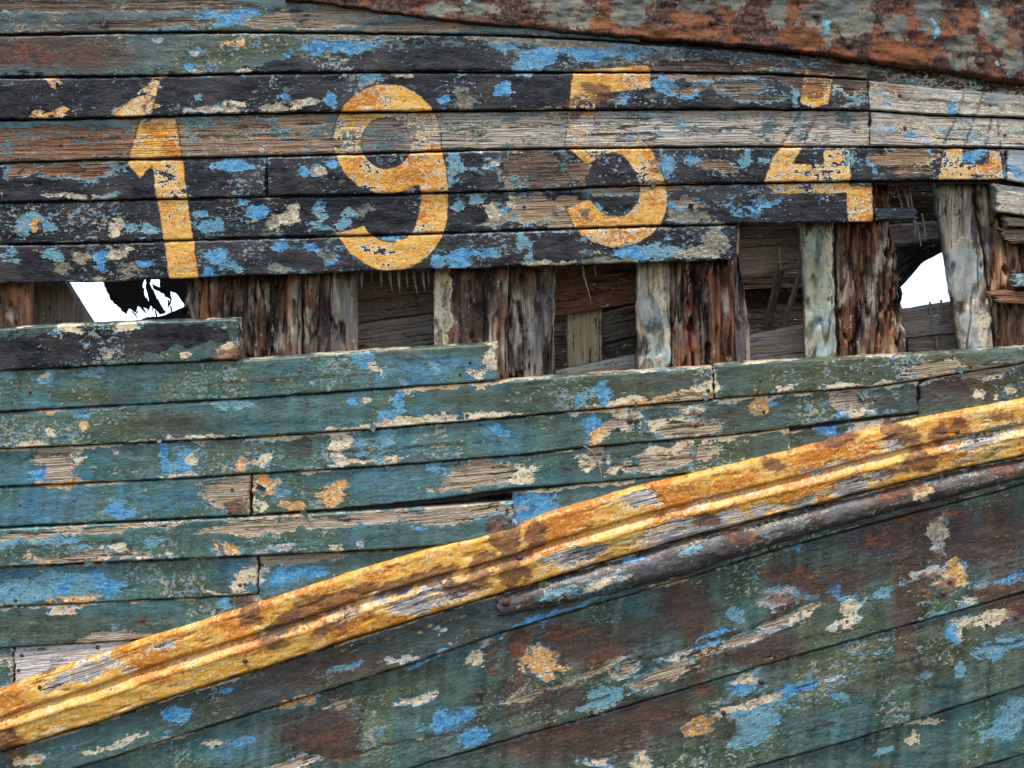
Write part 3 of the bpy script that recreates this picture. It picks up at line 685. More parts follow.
slab('plank', s4, s5, XL, 265.5, dict(BLK, W=-.1, wood=TANW, wz=[(BROWNW,60,172,60,12)]), y=.002)
slab('plank', s4, s5, 267.5, 1006, dict(BLK, W=-.06, K=.80, B=.08, wood=(.17,.11,.07), wz=[(TANW,900,158,40,8),((.09,.066,.055),540,172,40,16)]), y=-.002)
slab('plank', s4, [(1000,180),(1114,198)], 1007.5, XR, dict(BLK, K=-1, top=(.34,.37,.4), W=.3, B=.15, wood=PALEW, zones=False), y=.002)
slab('plank', s5, s6, XL, 873, dict(BLK, B=.10, C=.06, W=-.15, K=.80, wood=TANW), y=.001)
slab('plank', s6, s7, XL, (738, 735), dict(BLK, B=.08, C=.03, W=-.2, K=.84, wood=TANW), y=-.003)
slab('plank', [(866,206),(917,207)], [(866,222),(917,220)], 874.5, 917, dict(BLK, K=.6, B=.2, letters=False), y=.028, thick=.03, rag_end=3)

slab('plank', [(280,-70),(1114,-70)], [(280,62),(1114,112)], 335, XR, dict(BLK, K=.3, W=.5, letters=False, wood=DARKW), y=.022, thick=.03, du=8, dv=6)  # backing board added behind the plate to stop the sky leaking through
# rusted plate along the sheer
def plate_prof(T, U, V):
    q = fbm(U / 26, V / 17, 4, 3) * 5; q = (np.floor(q) + sm(q - np.floor(q), .32, .68)) / 5
    return -.004 * q - .002 * fbm(U / 9, V / 11, 3, 5) - .004 * sm(T, .84, .96) + .012 * sm(T, .97, 1.0)
LAYR = {'C': [(545,-5,22,10,0),(570,12,28,16,0),(630,8,22,22,0),(690,4,14,12,0),(480,6,20,8,0),(440,8,16,8,0),(780,12,12,20,0),(822,18,22,20,-10),(850,12,24,24,0),(735,-5,20,14,0),(895,28,12,14,0),(990,20,12,30,20),(1010,50,10,20,0),(600,-12,40,10,0),(930,10,14,20,0),(960,50,14,20,0)],
        'B': [(468,1,4,3,0),(826,30,2.5,7,-15),(934,25,2.5,8,0),(990,12,3,8,40),(998,66,2,3,0),(1005,75,2,3,0)],
        'R': [(800,38,24,10,-10),(660,34,60,6,-6),(900,55,30,12,-12),(690,18,22,10,-12),(790,15,6,20,0),(965,20,8,16,10),(1000,80,30,5,-8),(1010,40,10,14,0),(600,24,14,10,0),(860,66,30,6,-10)]}
slab('rusted_plate', [(200,-80),(1114,-80)], PLATE, 285, XR, dict(survey=False, C=-.22, B=-.3, R=-.2, W=0, own=LAYR, zones=False, edge=0, edgeW=0), y=-.005, thick=.03, round_=1.2, profile=plate_prof, mat=RUST, du=2.5, dv=2.2, rough=.004, ragged=1.5, gap=0)

# lower planking
l0t = [(-90,331),(0,328),(60,323.5),(238,317.5)]; l0b = [(-90,374),(0,371),(110,365.5),(240,360)]
l1t = [(-90,374),(0,371),(110,365.5),(240,360),(370,350.5),(497,343)]
l1b = [(-90,416),(0,412),(256,398),(396,388),(497,381)]
l2t = l1b[:-1] + [(497,381),(560,375.5),(640,371),(713,366)]
l2b = [(-90,453),(0,449),(256,437.5),(400,427),(512,417.5),(570,411.5),(700,401),(717,399)]
l2rt = [(713,365),(768,361),(900,354),(1024,346.5),(1114,341)]
l2rb = [(713,399),(768,394.5),(875,387),(930,378.5),(1000,367),(1024,362.5),(1114,350)]
l3t = l2b[:-1] + [(713,399),(768,394.5),(875,387),(930,378.5),(1000,367),(1114,350)]
l3b = [(-90,491),(0,487),(160,480),(256,474),(400,465),(512,456),(585,447.5),(705,437.5),(768,430.5),(840,421),(930,411)]
l4b = [(-90,531),(0,527.5),(256,515),(350,508),(440,499),(512,489),(600,482.5),(650,477.5),(760,466)]
l5t = [(-90,532),(0,528.5),(256,516.5),(350,511),(440,506),(516,501)]
l5b = [(-90,571),(0,567.5),(256,556),(400,549),(470,542),(516,529)]
l6b = [(-90,611),(0,607.5),(256,595),(300,592)]
l7b = [(-90,653),(0,648.5),(130,641),(170,637)]
mt = [(-90,722),(0,690),(50,672),(100,655),(133,643),(200,622),(256,605),(345,575.5),(430,549),(512,529),(550,513.5),(640,487),(768,457),(850,436.5),(920,419.5),(1024,399),(1114,381)]
mb = [(-90,780),(0,753),(100,722),(180,694),(256,671),(350,640),(512,590.5),(620,557.5),(700,535),(768,517.5),(850,496),(950,471),(1024,456),(1114,436)]
LOW = dict(B=-.12, C=-.10, W=-.32, R=-.12, edge=.42, edgeW=.22, wood=(.34, .275, .20))
slab('plank', l0t, l0b, XL, 239, dict(LOW, K=.3, top=(.05, .085, .07), C=-.05, B=-.08, edge=.3), y=-.004)
slab('plank', l1t, l1b, XL, 497, LOW, y=.001, gap=.8)
slab('plank', l2t, l2b, XL, 713, LOW, y=-.001)
slab('plank', l2rt, l2rb, 715, XR, dict(LOW, top=GREEN), y=-.002)
slab('plank', l3t, l3b, XL, (918, 917), LOW, y=.002)
slab('plank', [(915,388),(930,379),(1000,367.5),(1114,350.5)], [(915,440),(1114,400)], (920, 919), XR, dict(LOW, top=GREEN), y=.003, gap=.6)
slab('plank', l3b, l4b, XL, 249.5, LOW, y=.000)
slab('plank', l3b, l4b, 252, 790, dict(LOW), y=.002)
slab('plank', [(780,432),(930,412)], [(780,480),(930,450)], 700, 930, dict(LOW, top=GREEN), y=.005)
slab('plank', l5t, l5b, XL, (511, 517), LOW, y=-.008, rag_end=2.5)
slab('plank', [(516,490.5),(640,478),(740,467)], [(516,545),(740,520)], 512, 740, dict(LOW, B=.12), y=.006)
slab('plank', l5b, l6b, XL, 257, LOW, y=.000)
slab('plank', [(258,556),(400,549.5),(520,537)], [(258,600),(520,585)], 259.5, 500, dict(LOW, W=-.1), y=.003)
slab('plank', l6b, l7b, XL, 300, LOW, y=-.001)
slab('plank', l7b, [(-90,720),(13,700)], XL, 12.5, dict(LOW, W=.3, wood=GREYW), y=.002)
slab('plank', l7b, [(10,705),(180,680)], 14, 180, dict(LOW, W=.75, B=-.2, C=-.2, edge=.2, wood=(.50, .49, .49)), y=.001)

# yellow moulding: flat upper face, cove, round bead, lower face
def mould(T, U, V):
    k = .0
    f = np.interp(T, [0, .03, .07, .40, .425, .455, .49, .60, .635, .67, .95, .985, 1.0], [.018, .003, .000, -.003, -.001, .012, .012, -.009, -.0105, -.008, -.003, .001, .016])
    w = V - np.interp(U, [q[0] for q in mt], [q[1] for q in mt])
    return f * .8 - .0012 * fbm(U / 40, w / 12, 3, 2) - .0010 * fbm(U / 7, w / 5, 3, 12) + .003 * sm(fbm(U / 22, w / 9, 3, 31), .35, .5)
YEL = dict(yellow=True, Yc=.02, B=-.3, C=-.05, W=-.25, R=-.02, edge=.2, edgeW=.1, top=(.5, .25, .05), wood=(.36, .345, .35), zones=False)
# where survey shows bare wood on the moulding, chip the yellow there too
LAY['Yc'] += [r for r in LAY['W'] if 420 < r[1] < 700 and r in LAY['W'][LAY['W'].index((652,502,14,7,12)):LAY['W'].index((668,522,10,6,0)) + 1]]
slab('rubbing_strake', mt, mb, XL, XR, dict(YEL, Ycmax=.98, Rmax=.85), y=-.022, thick=.06, profile=mould, dv=1.0, round_=1.5, gap=.5, tilt=.002)

# flat rail below the moulding and the iron half-round bar on it
b1 = [(-90,822),(80,767),(256,712),(360,680.5),(512,629.5),(610,600),(690,577),(768,552),(860,527),(1024,484),(1114,461)]
slab('rail', mb, b1, XL, XR, dict(LOW, top=(.06, .075, .068), G=.08, C=.06, edge=.75, edgeW=.4, R=-.05), y=-.010, gap=1.6)
bt = [(490,598),(512,591.5),(620,559.5),(700,537),(768,519.5),(850,498),(950,473),(1024,458),(1114,438)]
bb = [(490,619),(512,614),(600,597),(690,574),(768,547),(850,523),(930,502.5),(1024,478),(1114,456)]
def half(T, U, V):
    return (-.022 * np.clip(1 - np.abs(2 * T - 1) ** 2.6, 0, 1)) * (.35 + .65 * sm(U, 497, 560)) - .003 * fbm(U / 22, V / 12, 4, 4) - .003 * fbm(U / 5, V / 4, 3, 6)
slab('half_round_bar', bt, bb, 497, XR, dict(B=-.02, C=-.08, W=-.4, R=.14, G=.2, K=-.2, edge=.0, edgeW=0, top=(.072, .060, .060), shrink=.12, zones=False, own={'B': [(690,548,8,4,15),(560,590,20,3,18)], 'R': [(900,490,30,8,14),(1000,465,20,8,10),(740,535,14,8,0)], 'C': [(922,490,10,8,0),(600,580,20,4,18)]}), y=-.012, thick=.05, profile=half, gap=.3, dv=1.5, rag_end=4, ragged=1.6)
# bottom planking
b2 = [(-90,925),(256,812),(420,765),(512,738.5),(600,714),(768,664),(900,627),(1024,592),(1114,566)]
b3 = [(400,872),(640,800),(768,763),(860,738),(950,708.5),(1024,686),(1114,658)]
b4 = [(700,850),(975,768),(1024,754),(1114,728)]
BOT = dict(LOW, sk=.85, B=-.10, C=-.10, R=.0, G=.08, edge=.3, top=(.072, .114, .094))
slab('plank', b1, b2, XL, XR, BOT, y=-.001, gap=1.5, tilt=.005)
slab('plank', b2, b3, 150, XR, BOT, y=-.004, gap=1.5, tilt=.005)
slab('plank', b3, b4, 400, XR, BOT, y=.000, gap=1.5, tilt=.005)
slab('plank', b4, [(700,905),(1114,785)], 700, XR, BOT, y=.002)

# dark caulking strips in the seams, added as backing to keep skylight out
def caulk(line, x0, x1, y=.016, w=3.5, dy=0):
    f = pl(line); us = np.linspace(x0, x1, max(3, int((x1 - x0) / 14)))
    vs = f(us) + dy; co = []
    for u, v in zip(us, vs):
        j = random.uniform(-.003, .003)
        for dv_, yy in ((-w, y + .02), (-w, y + j), (w, y + j), (w, y + .02)):
            x, yy_, z = P(u, v + dv_, yy); co.append((x, yy_, z))
    fc = []
    for i in range(len(us) - 1):
        for k in range(4): fc.append((4 * i + k, 4 * i + (k + 1) % 4, 4 * i + 4 + (k + 1) % 4, 4 * i + 4 + k))
    fc += [(3, 2, 1, 0), tuple(4 * (len(us) - 1) + k for k in range(4))]
    me = bpy.data.meshes.new('caulking'); me.from_pydata(co, [], fc); me.materials.append(CAULK)
    o = bpy.data.objects.new('caulking', me); COL.objects.link(o); o.parent = root
for ln, a_, b_ in ((s0, XL, 330), (s1, XL, 800), (s2, XL, 868), (s3, XL, XR), (s4, XL, XR), (s5, XL, 1000), (s6, XL, 735), (l1t, XL, 236), (l1b, XL, 494), (l2b, XL, 712), (l3t, 716, XR),
                   (l3b, XL, 920), (l4b, XL, 760), (l5b, XL, 515), (l6b, XL, 290), (l7b, XL, 170), (mt, XL, XR), (mb, XL, XR), (b1, XL, XR), (b2, XL, XR), (b3, 400, XR), (b4, 700, XR)):
    caulk(ln, a_, b_)
def vcaulk(u, v0, v1):
    co = [P(u + du_, v, yy) for v in (v0, v1) for du_, yy in ((-3, .036), (-3, .016), (3, .016), (3, .036))]
    fc = [(0, 1, 5, 4), (1, 2, 6, 5), (2, 3, 7, 6), (3, 0, 4, 7), (3, 2, 1, 0), (4, 5, 6, 7)]
    me = bpy.data.meshes.new('caulking'); me.from_pydata(co, [], fc); me.materials.append(CAULK)
    o = bpy.data.objects.new('caulking', me); COL.objects.link(o); o.parent = root
for u, v0, v1 in ((266.5,157,197),(868,79,110),(870.5,112,147),(1007,149,181),(250.5,475,516),(258,557,600),(713.5,368,399),(918.5,385,420),(13,649,690)): vcaulk(u, v0, v1)

# ------------------------------------------------------------------ frames and lining in the gap
def rot_prof(depth, fw, seed):
    def f(T, U, V):      # U runs down the timber, V across it
        a_ = fbm(U / 110, V / (fw * 1.8), 4, seed); b_ = fbm(U / 45, V / (fw * .45), 3, seed + 3)
        q = fbm(U / 110, V / (fw * 1.5), 3, seed + 6); hol = sm(fbm(U / 26, V / 9, 3, seed + 15), .30, .5)
        return depth * (np.abs(a_) * 1.7 + .4 * b_ + .3 * fbm(U / 40, V / 2.4, 3, seed + 9) + 1.3 * (1 - sm(np.abs(q), .0, .07)) + 1.5 * hol) - depth * .35
    return f
RIB = dict(survey=False, W=.95, B=-.5, C=-.35, R=-.15, G=-.05, edge=0, edgeW=0, zones=False, top=(.30, .31, .29))
def rib(left, right, v0, v1, st, y=.052, depth=.014, fw=9, thick=.045, **kw):
    return slab('rib', left, right, v0, v1, st, y=y, vert=True, thick=thick, du=2.6, dv=1.1, rough=.002, profile=rot_prof(depth, fw, random.random() * 9), gap=0, ragged=1.6, round_=2.5, tilt=0, **kw)
def R_(wood, **k): return dict(RIB, wood=wood, streak=.9, **k)
OR = (.27, .12, .045)
rib([(150,-50),(470,-50)], [(150,27),(300,29),(470,32)], 150, 470, R_((.20,.10,.05), R=.15))
rib([(150,182),(470,186)], [(150,300),(470,302)], 150, 470, R_(BROWNW, G=.1, wz=[((.30,.27,.22),190,320,7,60),((.24,.12,.05),205,310,10,50),((.045,.03,.025),232,320,9,60),((.25,.21,.17),250,320,7,60),((.05,.03,.022),272,320,12,60),((.30,.25,.19),299,330,6,60)]), depth=.026, fw=6)
rib([(150,303),(470,304)], [(150,357),(470,357)], 150, 470, R_((.22,.17,.13), wz=[(OR,309,300,4,30),((.09,.07,.06),325,330,9,40),((.30,.27,.23),345,320,10,60)]), depth=.018, fw=8)
rib([(150,434),(470,434)], [(150,508),(470,508)], 150, 470, R_((.17,.095,.06), R=.05, C=-.1, own={'C': [(443,300,11,60,0),(455,330,9,30,0)], 'k': [(442,310,9,70,0)]}, top=(.36,.36,.31), wz=[((.10,.06,.045),480,300,22,40),((.33,.27,.2),495,345,9,30)]), depth=.012, fw=10)
rib([(150,509),(470,509)], [(150,556),(470,555)], 150, 470, R_((.21,.18,.15), wz=[((.07,.05,.04),518,330,7,50),((.34,.32,.30),538,340,10,40),((.17,.10,.05),530,280,10,20),((.06,.045,.04),548,290,6,30)]), y=.075, depth=.018, fw=9)
rib([(150,636),(470,638)], [(150,671),(470,672)], 150, 470, R_((.33,.30,.25), top=(.42,.40,.33), C=-.1, own={'k': [(652,290,13,34,0),(660,350,12,22,0)], 'C': [(660,285,9,24,0),(668,325,6,20,0)], 'G': [(655,326,9,9,0)]}), depth=.008, fw=14)
rib([(150,668),(470,673)], [(150,733),(470,737)], 150, 470, R_((.20,.085,.042), wz=[((.30,.25,.19),676,300,5,50),(REDW,690,310,8,50),((.11,.085,.07),703,320,8,40),((.24,.11,.045),720,320,10,40),((.22,.13,.07),715,345,9,20)]), depth=.024, fw=6)
rib([(150,728),(262,731),(470,742)], [(150,737),(262,741),(330,750),(470,757)], 150, 470, R_((.27,.25,.225), wz=[((.09,.07,.06),745,275,8,24)]), y=.070, depth=.014, fw=7)
rib([(150,798),(222,801),(470,812)], [(150,830),(222,833),(470,842)], 150, 470, R_((.33,.31,.26), C=-.1, top=(.36,.36,.30), own={'k': [(818,270,14,50,0),(822,330,13,30,0)], 'C': [(834,270,4,40,0),(830,240,6,12,0)]}), depth=.008, fw=16)
rib([(150,828),(222,836),(470,846)], [(150,888),(222,890),(355,912),(470,928)], 150, 470, R_((.24,.105,.05), wz=[((.35,.30,.24),838,290,5,60),((.19,.09,.045),853,300,9,50),((.34,.30,.26),864,320,4,40),((.09,.05,.035),872,320,5,50),((.23,.11,.05),885,290,9,60),((.10,.075,.06),903,290,6,40)]), depth=.028, fw=6)
rib([(120,926),(183,935),(355,963),(470,984)], [(120,962),(183,973),(270,985),(355,996),(470,1014)], 120, 470, R_((.33,.29,.23), C=.0, top=(.40,.39,.35), own={'k': [(965,270,14,30,0),(975,330,12,24,0)], 'C': [(958,225,14,16,0),(985,330,8,20,0),(950,200,12,8,0)]}), depth=.010, fw=14)
rib([(120,961),(183,975),(270,987),(355,998),(470,1018)], [(120,1030),(355,1040),(470,1060)], 120, 470, R_((.24,.14,.08), R=.02, wz=[((.10,.07,.07),985,240,8,30),(OR,1010,335,16,20),((.34,.27,.19),985,200,8,20),((.28,.17,.10),1002,270,12,30)]), depth=.026, fw=8)

for a_, b_, w_ in ((-135,-75,BROWNW),(-215,-150,(.26,.21,.16)),(-330,-262,(.22,.14,.09)),(1080,1140,(.30,.27,.22)),(1150,1196,BROWNW),(1262,1330,(.24,.18,.13))):
    rib([(150,a_),(470,a_ + 4)], [(150,b_),(470,b_ + 5)], 150, 470, R_(w_), depth=.018, fw=8)
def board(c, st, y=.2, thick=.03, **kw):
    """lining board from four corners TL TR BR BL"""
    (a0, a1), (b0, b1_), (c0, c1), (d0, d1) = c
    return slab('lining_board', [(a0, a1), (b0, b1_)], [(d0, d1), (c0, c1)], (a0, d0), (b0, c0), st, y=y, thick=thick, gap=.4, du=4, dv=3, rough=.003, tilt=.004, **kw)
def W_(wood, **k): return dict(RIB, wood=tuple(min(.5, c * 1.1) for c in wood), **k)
GB = (.15, .125, .105)
slab('lining_board', [(240,-22),(283,18),(330,28)], [(240,30),(283,67),(325,92),(340,101)], 240, 340, W_((.17,.16,.14)), y=.16, vert=True, thick=.03, gap=.3, tilt=0)
board([(340,240),(450,225),(450,288),(340,304)], W_((.16,.12,.08)), .19)
board([(340,305),(450,289),(450,311),(340,325)], W_((.15,.12,.10)), .195)
board([(340,326),(450,312),(450,400),(340,410)], W_((.20,.175,.15)), .19)
board([(540,225),(655,225),(655,300),(540,319)], W_((.13,.062,.032), R=.1), .17)
slab('lining_board', [(305,566),(400,567)], [(305,602),(400,603)], 290, 420, W_((.40,.33,.21), C=.1, R=.0), y=.21, vert=True, thick=.04, gap=.3, tilt=0)
board([(600,315),(655,300),(655,330),(600,345)], W_((.10,.085,.072)), .23)
board([(600,346),(655,331),(655,400),(600,410)], W_((.07,.062,.055)), .24)
board([(540,374),(655,351),(655,400),(540,410)], W_((.34,.31,.27), C=.1), .16)
board([(720,190),(815,186),(815,243),(720,247)], W_((.19,.155,.125)), .17)
board([(720,248),(815,244),(815,266),(720,281)], W_((.22,.165,.13)), .165)
board([(735,338),(825,321),(825,410),(735,410)], W_((.27,.235,.20), C=.05), .16)
slab('lining_board', [(240,784),(360,757)], [(240,792),(360,765)], 250, 350, W_((.07,.06,.05)), y=.28, vert=True, thick=.02, gap=0, tilt=0)
slab('lining_board', [(240,810),(360,770)], [(240,816),(360,776)], 250, 350, W_((.14,.12,.10)), y=.26, vert=True, thick=.02, gap=0, tilt=0)
board([(880,226),(955,220),(955,239),(880,248)], W_((.17,.15,.13), C=.05), .15)
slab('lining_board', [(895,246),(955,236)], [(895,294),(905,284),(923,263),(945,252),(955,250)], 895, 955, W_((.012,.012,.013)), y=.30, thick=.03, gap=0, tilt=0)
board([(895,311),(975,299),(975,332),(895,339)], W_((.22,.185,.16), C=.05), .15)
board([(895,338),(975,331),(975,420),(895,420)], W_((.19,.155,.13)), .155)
board([(880,150),(955,150),(955,232),(880,232)], W_((.03,.024,.02)), .22)  # dark board added to block a sky leak at the top of this gap
# deeper lining added behind the bays, coloured for interior darkness and blocking sky leaks
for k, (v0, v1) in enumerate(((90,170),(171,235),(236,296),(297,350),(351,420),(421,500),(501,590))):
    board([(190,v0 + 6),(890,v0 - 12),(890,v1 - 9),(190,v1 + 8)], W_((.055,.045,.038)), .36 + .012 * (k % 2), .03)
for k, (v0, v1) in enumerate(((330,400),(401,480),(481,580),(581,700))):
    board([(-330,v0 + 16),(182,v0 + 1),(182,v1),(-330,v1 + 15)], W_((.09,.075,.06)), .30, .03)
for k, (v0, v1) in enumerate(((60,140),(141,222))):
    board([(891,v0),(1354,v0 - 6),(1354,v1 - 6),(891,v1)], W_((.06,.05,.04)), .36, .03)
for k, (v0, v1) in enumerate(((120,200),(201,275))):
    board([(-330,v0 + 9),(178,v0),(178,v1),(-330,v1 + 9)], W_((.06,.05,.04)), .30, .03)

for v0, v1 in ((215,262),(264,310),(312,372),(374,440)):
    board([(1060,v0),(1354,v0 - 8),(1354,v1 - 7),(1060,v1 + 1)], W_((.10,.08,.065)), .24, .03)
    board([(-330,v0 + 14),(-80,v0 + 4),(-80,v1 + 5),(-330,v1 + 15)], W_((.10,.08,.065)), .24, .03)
# broken plank ends at the right
PALE = dict(BLK, K=-1, top=(.34, .34, .33), W=.45, wood=PALEW, letters=False, zones=False)
slab('broken_plank', [(994,182),(1114,199)], [(998,213),(1114,228)], (994, 1000), XR, PALE, y=.004, rag_end=3)
slab('broken_plank', [(1000,228),(1114,232)], [(1000,244),(1114,252)], (1001, 1007), XR, dict(W_(DARKW), W=.9), y=.010, thick=.03, rag_end=5, ragged=2)
slab('broken_plank', [(985,291),(1114,287)], [(985,303),(1114,310)], (986, 998), XR, dict(W_((.16,.08,.04)), R=.1), y=.014, thick=.03, rag_end=6, ragged=2.2)
slab('broken_plank', [(1012,274),(1114,266)], [(1012,288),(1114,286)], (1015, 1014), XR, dict(LOW, B=.25), y=.006, thick=.03, rag_end=3)
slab('broken_plank', [(998,214),(1114,229)], [(998,226),(1114,231)], (1005, 1008), XR, W_((.24,.19,.14)), y=.012, thick=.03, rag_end=4)

# ------------------------------------------------------------------ fastenings, fibres, cloth
def owner(u, v):
    best = None
    for o, x0, x1, ft, fb, y, vert in PLANKS:
        if vert or o.name.startswith(('lining', 'caulk')): continue
        if min(x0) <= u <= max(x1) and ft(np.array([float(u)]))[0] <= v <= fb(np.array([float(u)]))[0]:
            if best is None or y < best[1]: best = (o, y)
    return best

def dome(name, r, h, seg=12):
    bm = bmesh.new(); rings = []
    for k, (rr, yy) in enumerate(((1, .35), (1, -.25), (.82, -.62), (.45, -.9))):
        rings.append([bm.verts.new((r * rr * math.cos(i * 2 * math.pi / seg) * random.uniform(.9, 1.08), h * yy, r * rr * math.sin(i * 2 * math.pi / seg) * random.uniform(.9, 1.08))) for i in range(seg)])
    for a_, b_ in zip(rings, rings[1:]):
        for i in range(seg): bm.faces.new((a_[i], a_[(i + 1) % seg], b_[(i + 1) % seg], b_[i]))
    bm.faces.new(rings[-1]); bm.faces.new(rings[0][::-1])
    bmesh.ops.recalc_face_normals(bm, faces=bm.faces)
    me = bpy.data.meshes.new(name); bm.to_mesh(me); bm.free()
    me.polygons.foreach_set('use_smooth', np.ones(len(me.polygons), bool))
    me.materials.append(NAIL)
    return me
BOLTS = [dome('bolt', .009, .007) for _ in range(3)]
NAILS = [dome('nail', .0048, .0035, 9) for _ in range(3)]
def fasten(kind, u, v, sc=1.0, extra=0.0):
    ow = owner(u, v)
    if ow is None: return
    o, y = ow
    me = random.choice(BOLTS if kind == 'bolt' else NAILS)
    n = bpy.data.objects.new(kind, me); COL.objects.link(n)
    # seat on the real surface: nearest vertex of the owner
    vs = o.data.vertices; co = np.empty(len(vs) * 3, np.float32); vs.foreach_get('co', co); co = co.reshape(-1, 3)
    x, _, z = P(u, v, 0)
    d = (co[:, 0] - x) ** 2 + (co[:, 2] - z) ** 2 + np.where(co[:, 1] > y + .03, 1, 0)
    n.location = (x, float(co[int(np.argmin(d)), 1]) + .0005, z)
    n.rotation_euler = (0, random.random() * 6, 0); n.scale = (sc, sc, sc)
    n.parent = o
for u, v, sc in ((97,648,.6),(247,657,.75),(42,684,.6),(143,620,.7),(630,421,.9),(510,520,.6),(712,22,1.1),(815,15,.9),(848,44,1.1),(980,62,1.2),(525,10,1.2),(943,593,.7),(761,681,.8),(506,600,1.3),(480,693,.8),(1016,617,.6),(825,505,1.0),(770,547,.8),(723,712,.7),(955,430,.7),(520,556,1.0),(600,62,.01)):
    if sc > .05: fasten('bolt', u, v, sc)
for u, v in ((21,656),(18,671),(16,600),(240,585),(245,584),(13,638),(30,578),(497,509),(507,509),(503,524),(231,601),(60,232),(700,93),(95,440),(310,440),(480,425),(232,490),(262,566),(230,512),(20,505),(470,362),(460,374),(300,372),(30,392),(50,350),(215,330),(790,215),(785,216),(20,265),(60,145),(300,85),(480,135),(720,130),(690,235),(720,250),(900,95),(990,105),(905,128),(1005,135),(970,366),(760,380),(870,372),(640,382),(560,392),(668,420),(875,400),(900,562),(870,628),(640,655),(545,690),(400,690),(985,610),(800,690),(900,705),(650,745),(445,750),(950,520),(890,548)):
    fasten('nail', u, v, random.uniform(.7, 1.1))

def flake_mesh(name, mat, k):
    rr = random.Random(k); n = 5; bm = bmesh.new(); L_, W_2 = .020 * rr.uniform(.7, 1.2), .014 * rr.uniform(.6, 1.2)
    g_ = []
    for lay in (0, 1):
        for i in range(n):
            for j in range(n):
                a_, b_ = i / (n - 1), j / (n - 1) - .5
                wob = 1 - .35 * abs(math.sin(a_ * 2.3 + rr.random() * .5)) * (a_ > .2)
                lift = .010 * a_ ** 1.8 + .004 * b_ * b_ * a_
                g_.append(bm.verts.new((a_ * L_ + rr.uniform(-1, 1) * .0012, -lift + lay * .0010 + .0006, b_ * W_2 * wob * 2 + rr.uniform(-1, 1) * .0012)))
    q = lambda l, i, j: g_[l * n * n + i * n + j]
    for i in range(n - 1):
        for j in range(n - 1):
            bm.faces.new((q(0, i, j), q(0, i + 1, j), q(0, i + 1, j + 1), q(0, i, j + 1)))
            bm.faces.new((q(1, i, j), q(1, i, j + 1), q(1, i + 1, j + 1), q(1, i + 1, j)))
    ring = [(i, 0) for i in range(n)] + [(n - 1, j) for j in range(1, n)] + [(i, n - 1) for i in range(n - 2, -1, -1)] + [(0, j) for j in range(n - 2, 0, -1)]
    for a_, b_ in zip(ring, ring[1:] + ring[:1]): bm.faces.new((q(0, *a_), q(1, *a_), q(1, *b_), q(0, *b_)))
    bmesh.ops.recalc_face_normals(bm, faces=bm.faces)
    me = bpy.data.meshes.new(name); bm.to_mesh(me); bm.free(); me.materials.append(mat)
    return me
FM = {'dark': make_simple('flaking_black_paint', (.02, .02, .024), (.06, .075, .08), .6, 90), 'teal': make_simple('flaking_green_paint', (.05, .085, .078), (.10, .16, .16), .6, 90), 'yel': make_simple('flaking_yellow_paint', (.50, .22, .03), (.62, .42, .15), .6, 90)}
FL = {k: [flake_mesh('paint_flake', m, i + 7) for i in range(4)] for k, m in FM.items()}
_rf = random.Random(21)
_src = [(t, 1) for t in LAY['C'] + LAY['W'] if 5 < t[0] < 1019 and 5 < t[1] < 763 and t[2] * t[3] > 40]
_rf.shuffle(_src)
for t, _ in _src[:110]:
    ang = _rf.random() * 2 * math.pi
    u, v = t[0] + math.cos(ang) * t[2] * 1.02, t[1] + math.sin(ang) * t[3] * 1.02
    ow = owner(u, v)
    if ow is None or not ow[0].name.startswith(('plank', 'rail')): continue
    o, y = ow
    kind = 'yel' if o.name.startswith('rubbing') else ('dark' if v < 345 else 'teal')
    if kind == 'dark' and (u > 868 or 112 < v < 156): continue
    vs = o.data.vertices; co = np.empty(len(vs) * 3, np.float32); vs.foreach_get('co', co); co = co.reshape(-1, 3)
    x, _, z = P(u, v, 0)
    d = (co[:, 0] - x) ** 2 + (co[:, 2] - z) ** 2 + np.where(co[:, 1] > y + .03, 1, 0)
    fl = bpy.data.objects.new('paint_flake', _rf.choice(FL[kind])); COL.objects.link(fl)
    fl.location = (x, float(co[int(np.argmin(d)), 1]), z)
    # hinge on the sound paint, tip curling over the bare patch
    fl.rotation_euler = (0, math.atan2(-(t[1] - v) * -1, (t[0] - u)) + _rf.uniform(-.5, .5), 0)
    sc_ = _rf.uniform(.45, 1.0); fl.scale = (sc_, sc_, sc_)
    fl.parent = o

def poly_solid(name, polys, y, th, mat, parent, smooth=False):
    bm = bmesh.new()
    for p in polys:
        a_ = [bm.verts.new(P(u, v, y)) for u, v in p]
        b_ = [bm.verts.new(P(u, v, y + th)) for u, v in p]
        bm.faces.new(a_); bm.faces.new(b_[::-1])
        for i in range(len(p)):
            j = (i + 1) % len(p); bm.faces.new((a_[i], b_[i], b_[j], a_[j]))
    bmesh.ops.recalc_face_normals(bm, faces=bm.faces)
    bmesh.ops.triangulate(bm, faces=[f for f in bm.faces if len(f.verts) > 4])
    me = bpy.data.meshes.new(name); bm.to_mesh(me); bm.free(); me.materials.append(mat)
    o = bpy.data.objects.new(name, me); COL.objects.link(o)
    if parent: o.parent = parent
    return o

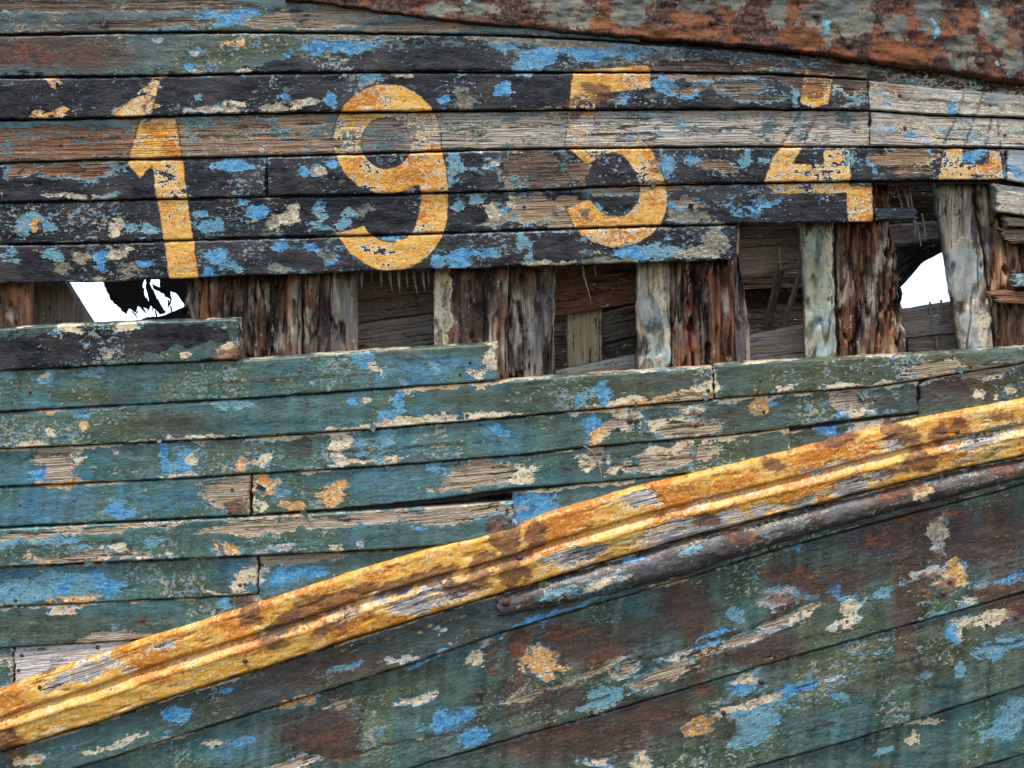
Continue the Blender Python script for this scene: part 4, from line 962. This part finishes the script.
def strand(pts, r0, r1, mat=FIBRE, name='oakum_strand', y=.06, parent=root):
    """a hanging fibre along pixel points"""
    seg = 6; bm = bmesh.new(); prev = None
    for k, (u, v) in enumerate(pts):
        t = k / (len(pts) - 1); r = r0 + (r1 - r0) * t
        c = P(u, v, y + random.uniform(-.002, .002))
        ring = [bm.verts.new((c[0] + r * math.cos(i * 2 * math.pi / seg), c[1] + r * .6 * math.sin(i * 2 * math.pi / seg), c[2] + r * .3 * math.sin(i * 2 * math.pi / seg))) for i in range(seg)]
        if prev:
            for i in range(seg): bm.faces.new((prev[i], prev[(i + 1) % seg], ring[(i + 1) % seg], ring[i]))
        else: bm.faces.new(ring[::-1])
        prev = ring
    bm.faces.new(prev)
    bmesh.ops.recalc_face_normals(bm, faces=bm.faces)
    me = bpy.data.meshes.new(name); bm.to_mesh(me); bm.free(); me.materials.append(mat)
    o = bpy.data.objects.new(name, me); COL.objects.link(o); o.parent = parent
    return o
for u, w, l, sl in ((361,3.2,13,1),(371,1.5,7,1),(380,2.6,11,2),(389,3.0,15,3),(398,3.4,17,2),(406,2.2,12,2),(413,2.8,18,4),(422,3.0,15,3),(428,2.0,9,1)):
    strand([(u, 266), (u + sl * .4, 275 + l * .3), (u + sl, 276 + l)], w * S * .8, .0006)
strand([(582,262),(584,276),(588,290),(591,301)], .0035, .001, y=.062)
strand([(594,262),(595,270),(596,277)], .0025, .0008, y=.062)
for u0, v0, u1, v1 in ((895,183,905,222),(903,183,911,216),(908,183,914,224),(915,220,921,246),(922,214,925,240),(914,216,915,236),(900,182,908,206)):
    strand([(u0, v0), ((u0 + u1) / 2 + 1, (v0 + v1) / 2), (u1, v1)], .003, .0015, y=.10)
for u, v, l in ((776,205,18),(779,246,24),(930,302,24),(941,300,22),(936,336,16)): strand([(u, v), (u + 1, v + l * .5), (u + 2, v + l)], .003, .0012, y=.145)
strand([(584,446),(592,451),(598,461),(601,472),(602,481)], .0022, .0014, y=-.004, name='caulking_strand')

def ragged(poly, amp, step=2.2, seed=1):
    rr = random.Random(seed); out = []
    for (ax, ay), (bx, by) in zip(poly, poly[1:] + poly[:1]):
        n = max(1, int(math.hypot(bx - ax, by - ay) / step))
        for k in range(n):
            t = k / n
            out.append((ax + (bx - ax) * t + rr.uniform(-amp, amp), ay + (by - ay) * t + rr.uniform(-amp, amp)))
    return out
CL = [ragged([(94,262),(150,262),(143,284),(145,297),(152,304),(148,309),(138,306),(136,313),(130,309),(126,314),(118,307),(111,300),(104,284)], .8, 2.2, 1),
      ragged([(146,262),(156,262),(150,284),(158,300),(166,312),(160,315),(150,305),(146,290)], .6, 2.2, 2),
      ragged([(158,262),(186,262),(190,336),(182,336),(184,304),(176,293),(170,292),(172,300),(165,297),(160,288)], .6, 2.2, 3),
      ragged([(152,284),(166,290),(164,294),(153,289)], .5, 2, 4),
      ragged([(128,336),(140,320),(148,317),(160,316),(170,313),(186,306),(190,336)], .5, 2.2, 5)]
for k in range(12):
    rr = random.Random(50 + k); x_, y_ = rr.uniform(128, 172), rr.uniform(298, 312); an_ = rr.uniform(.6, 2.3); l_ = rr.uniform(5, 13)
    dx, dy = math.cos(an_) * l_, math.sin(an_) * l_
    CL.append([(x_ - .7, y_), (x_ + .8, y_ - .3), (x_ + dx * .5 + 1.2, y_ + dy * .5), (x_ + dx, y_ + dy), (x_ + dx * .5 - .6, y_ + dy * .5)])
cl = poly_solid('torn_cloth', CL, .27, .012, CLOTH, None)
cl.matrix_world = Matrix.Translation((0, 0, ROOT_Z)) @ RX
cl['label'] = 'black frayed cloth hanging in the sky-lit gap at far left'
cl['category'] = 'cloth'

for o in root.children:
    if o.name.startswith('rubbing_strake'): o['label'] = 'diagonal yellow-orange moulding with rust stains and grey bare wood'
    if o.name.startswith('rusted_plate'): o['label'] = 'flaking brown rusted plate along the top right edge'
    if o.name.startswith('half_round_bar'): o['label'] = 'dark half-round bar under the right half of the yellow moulding'
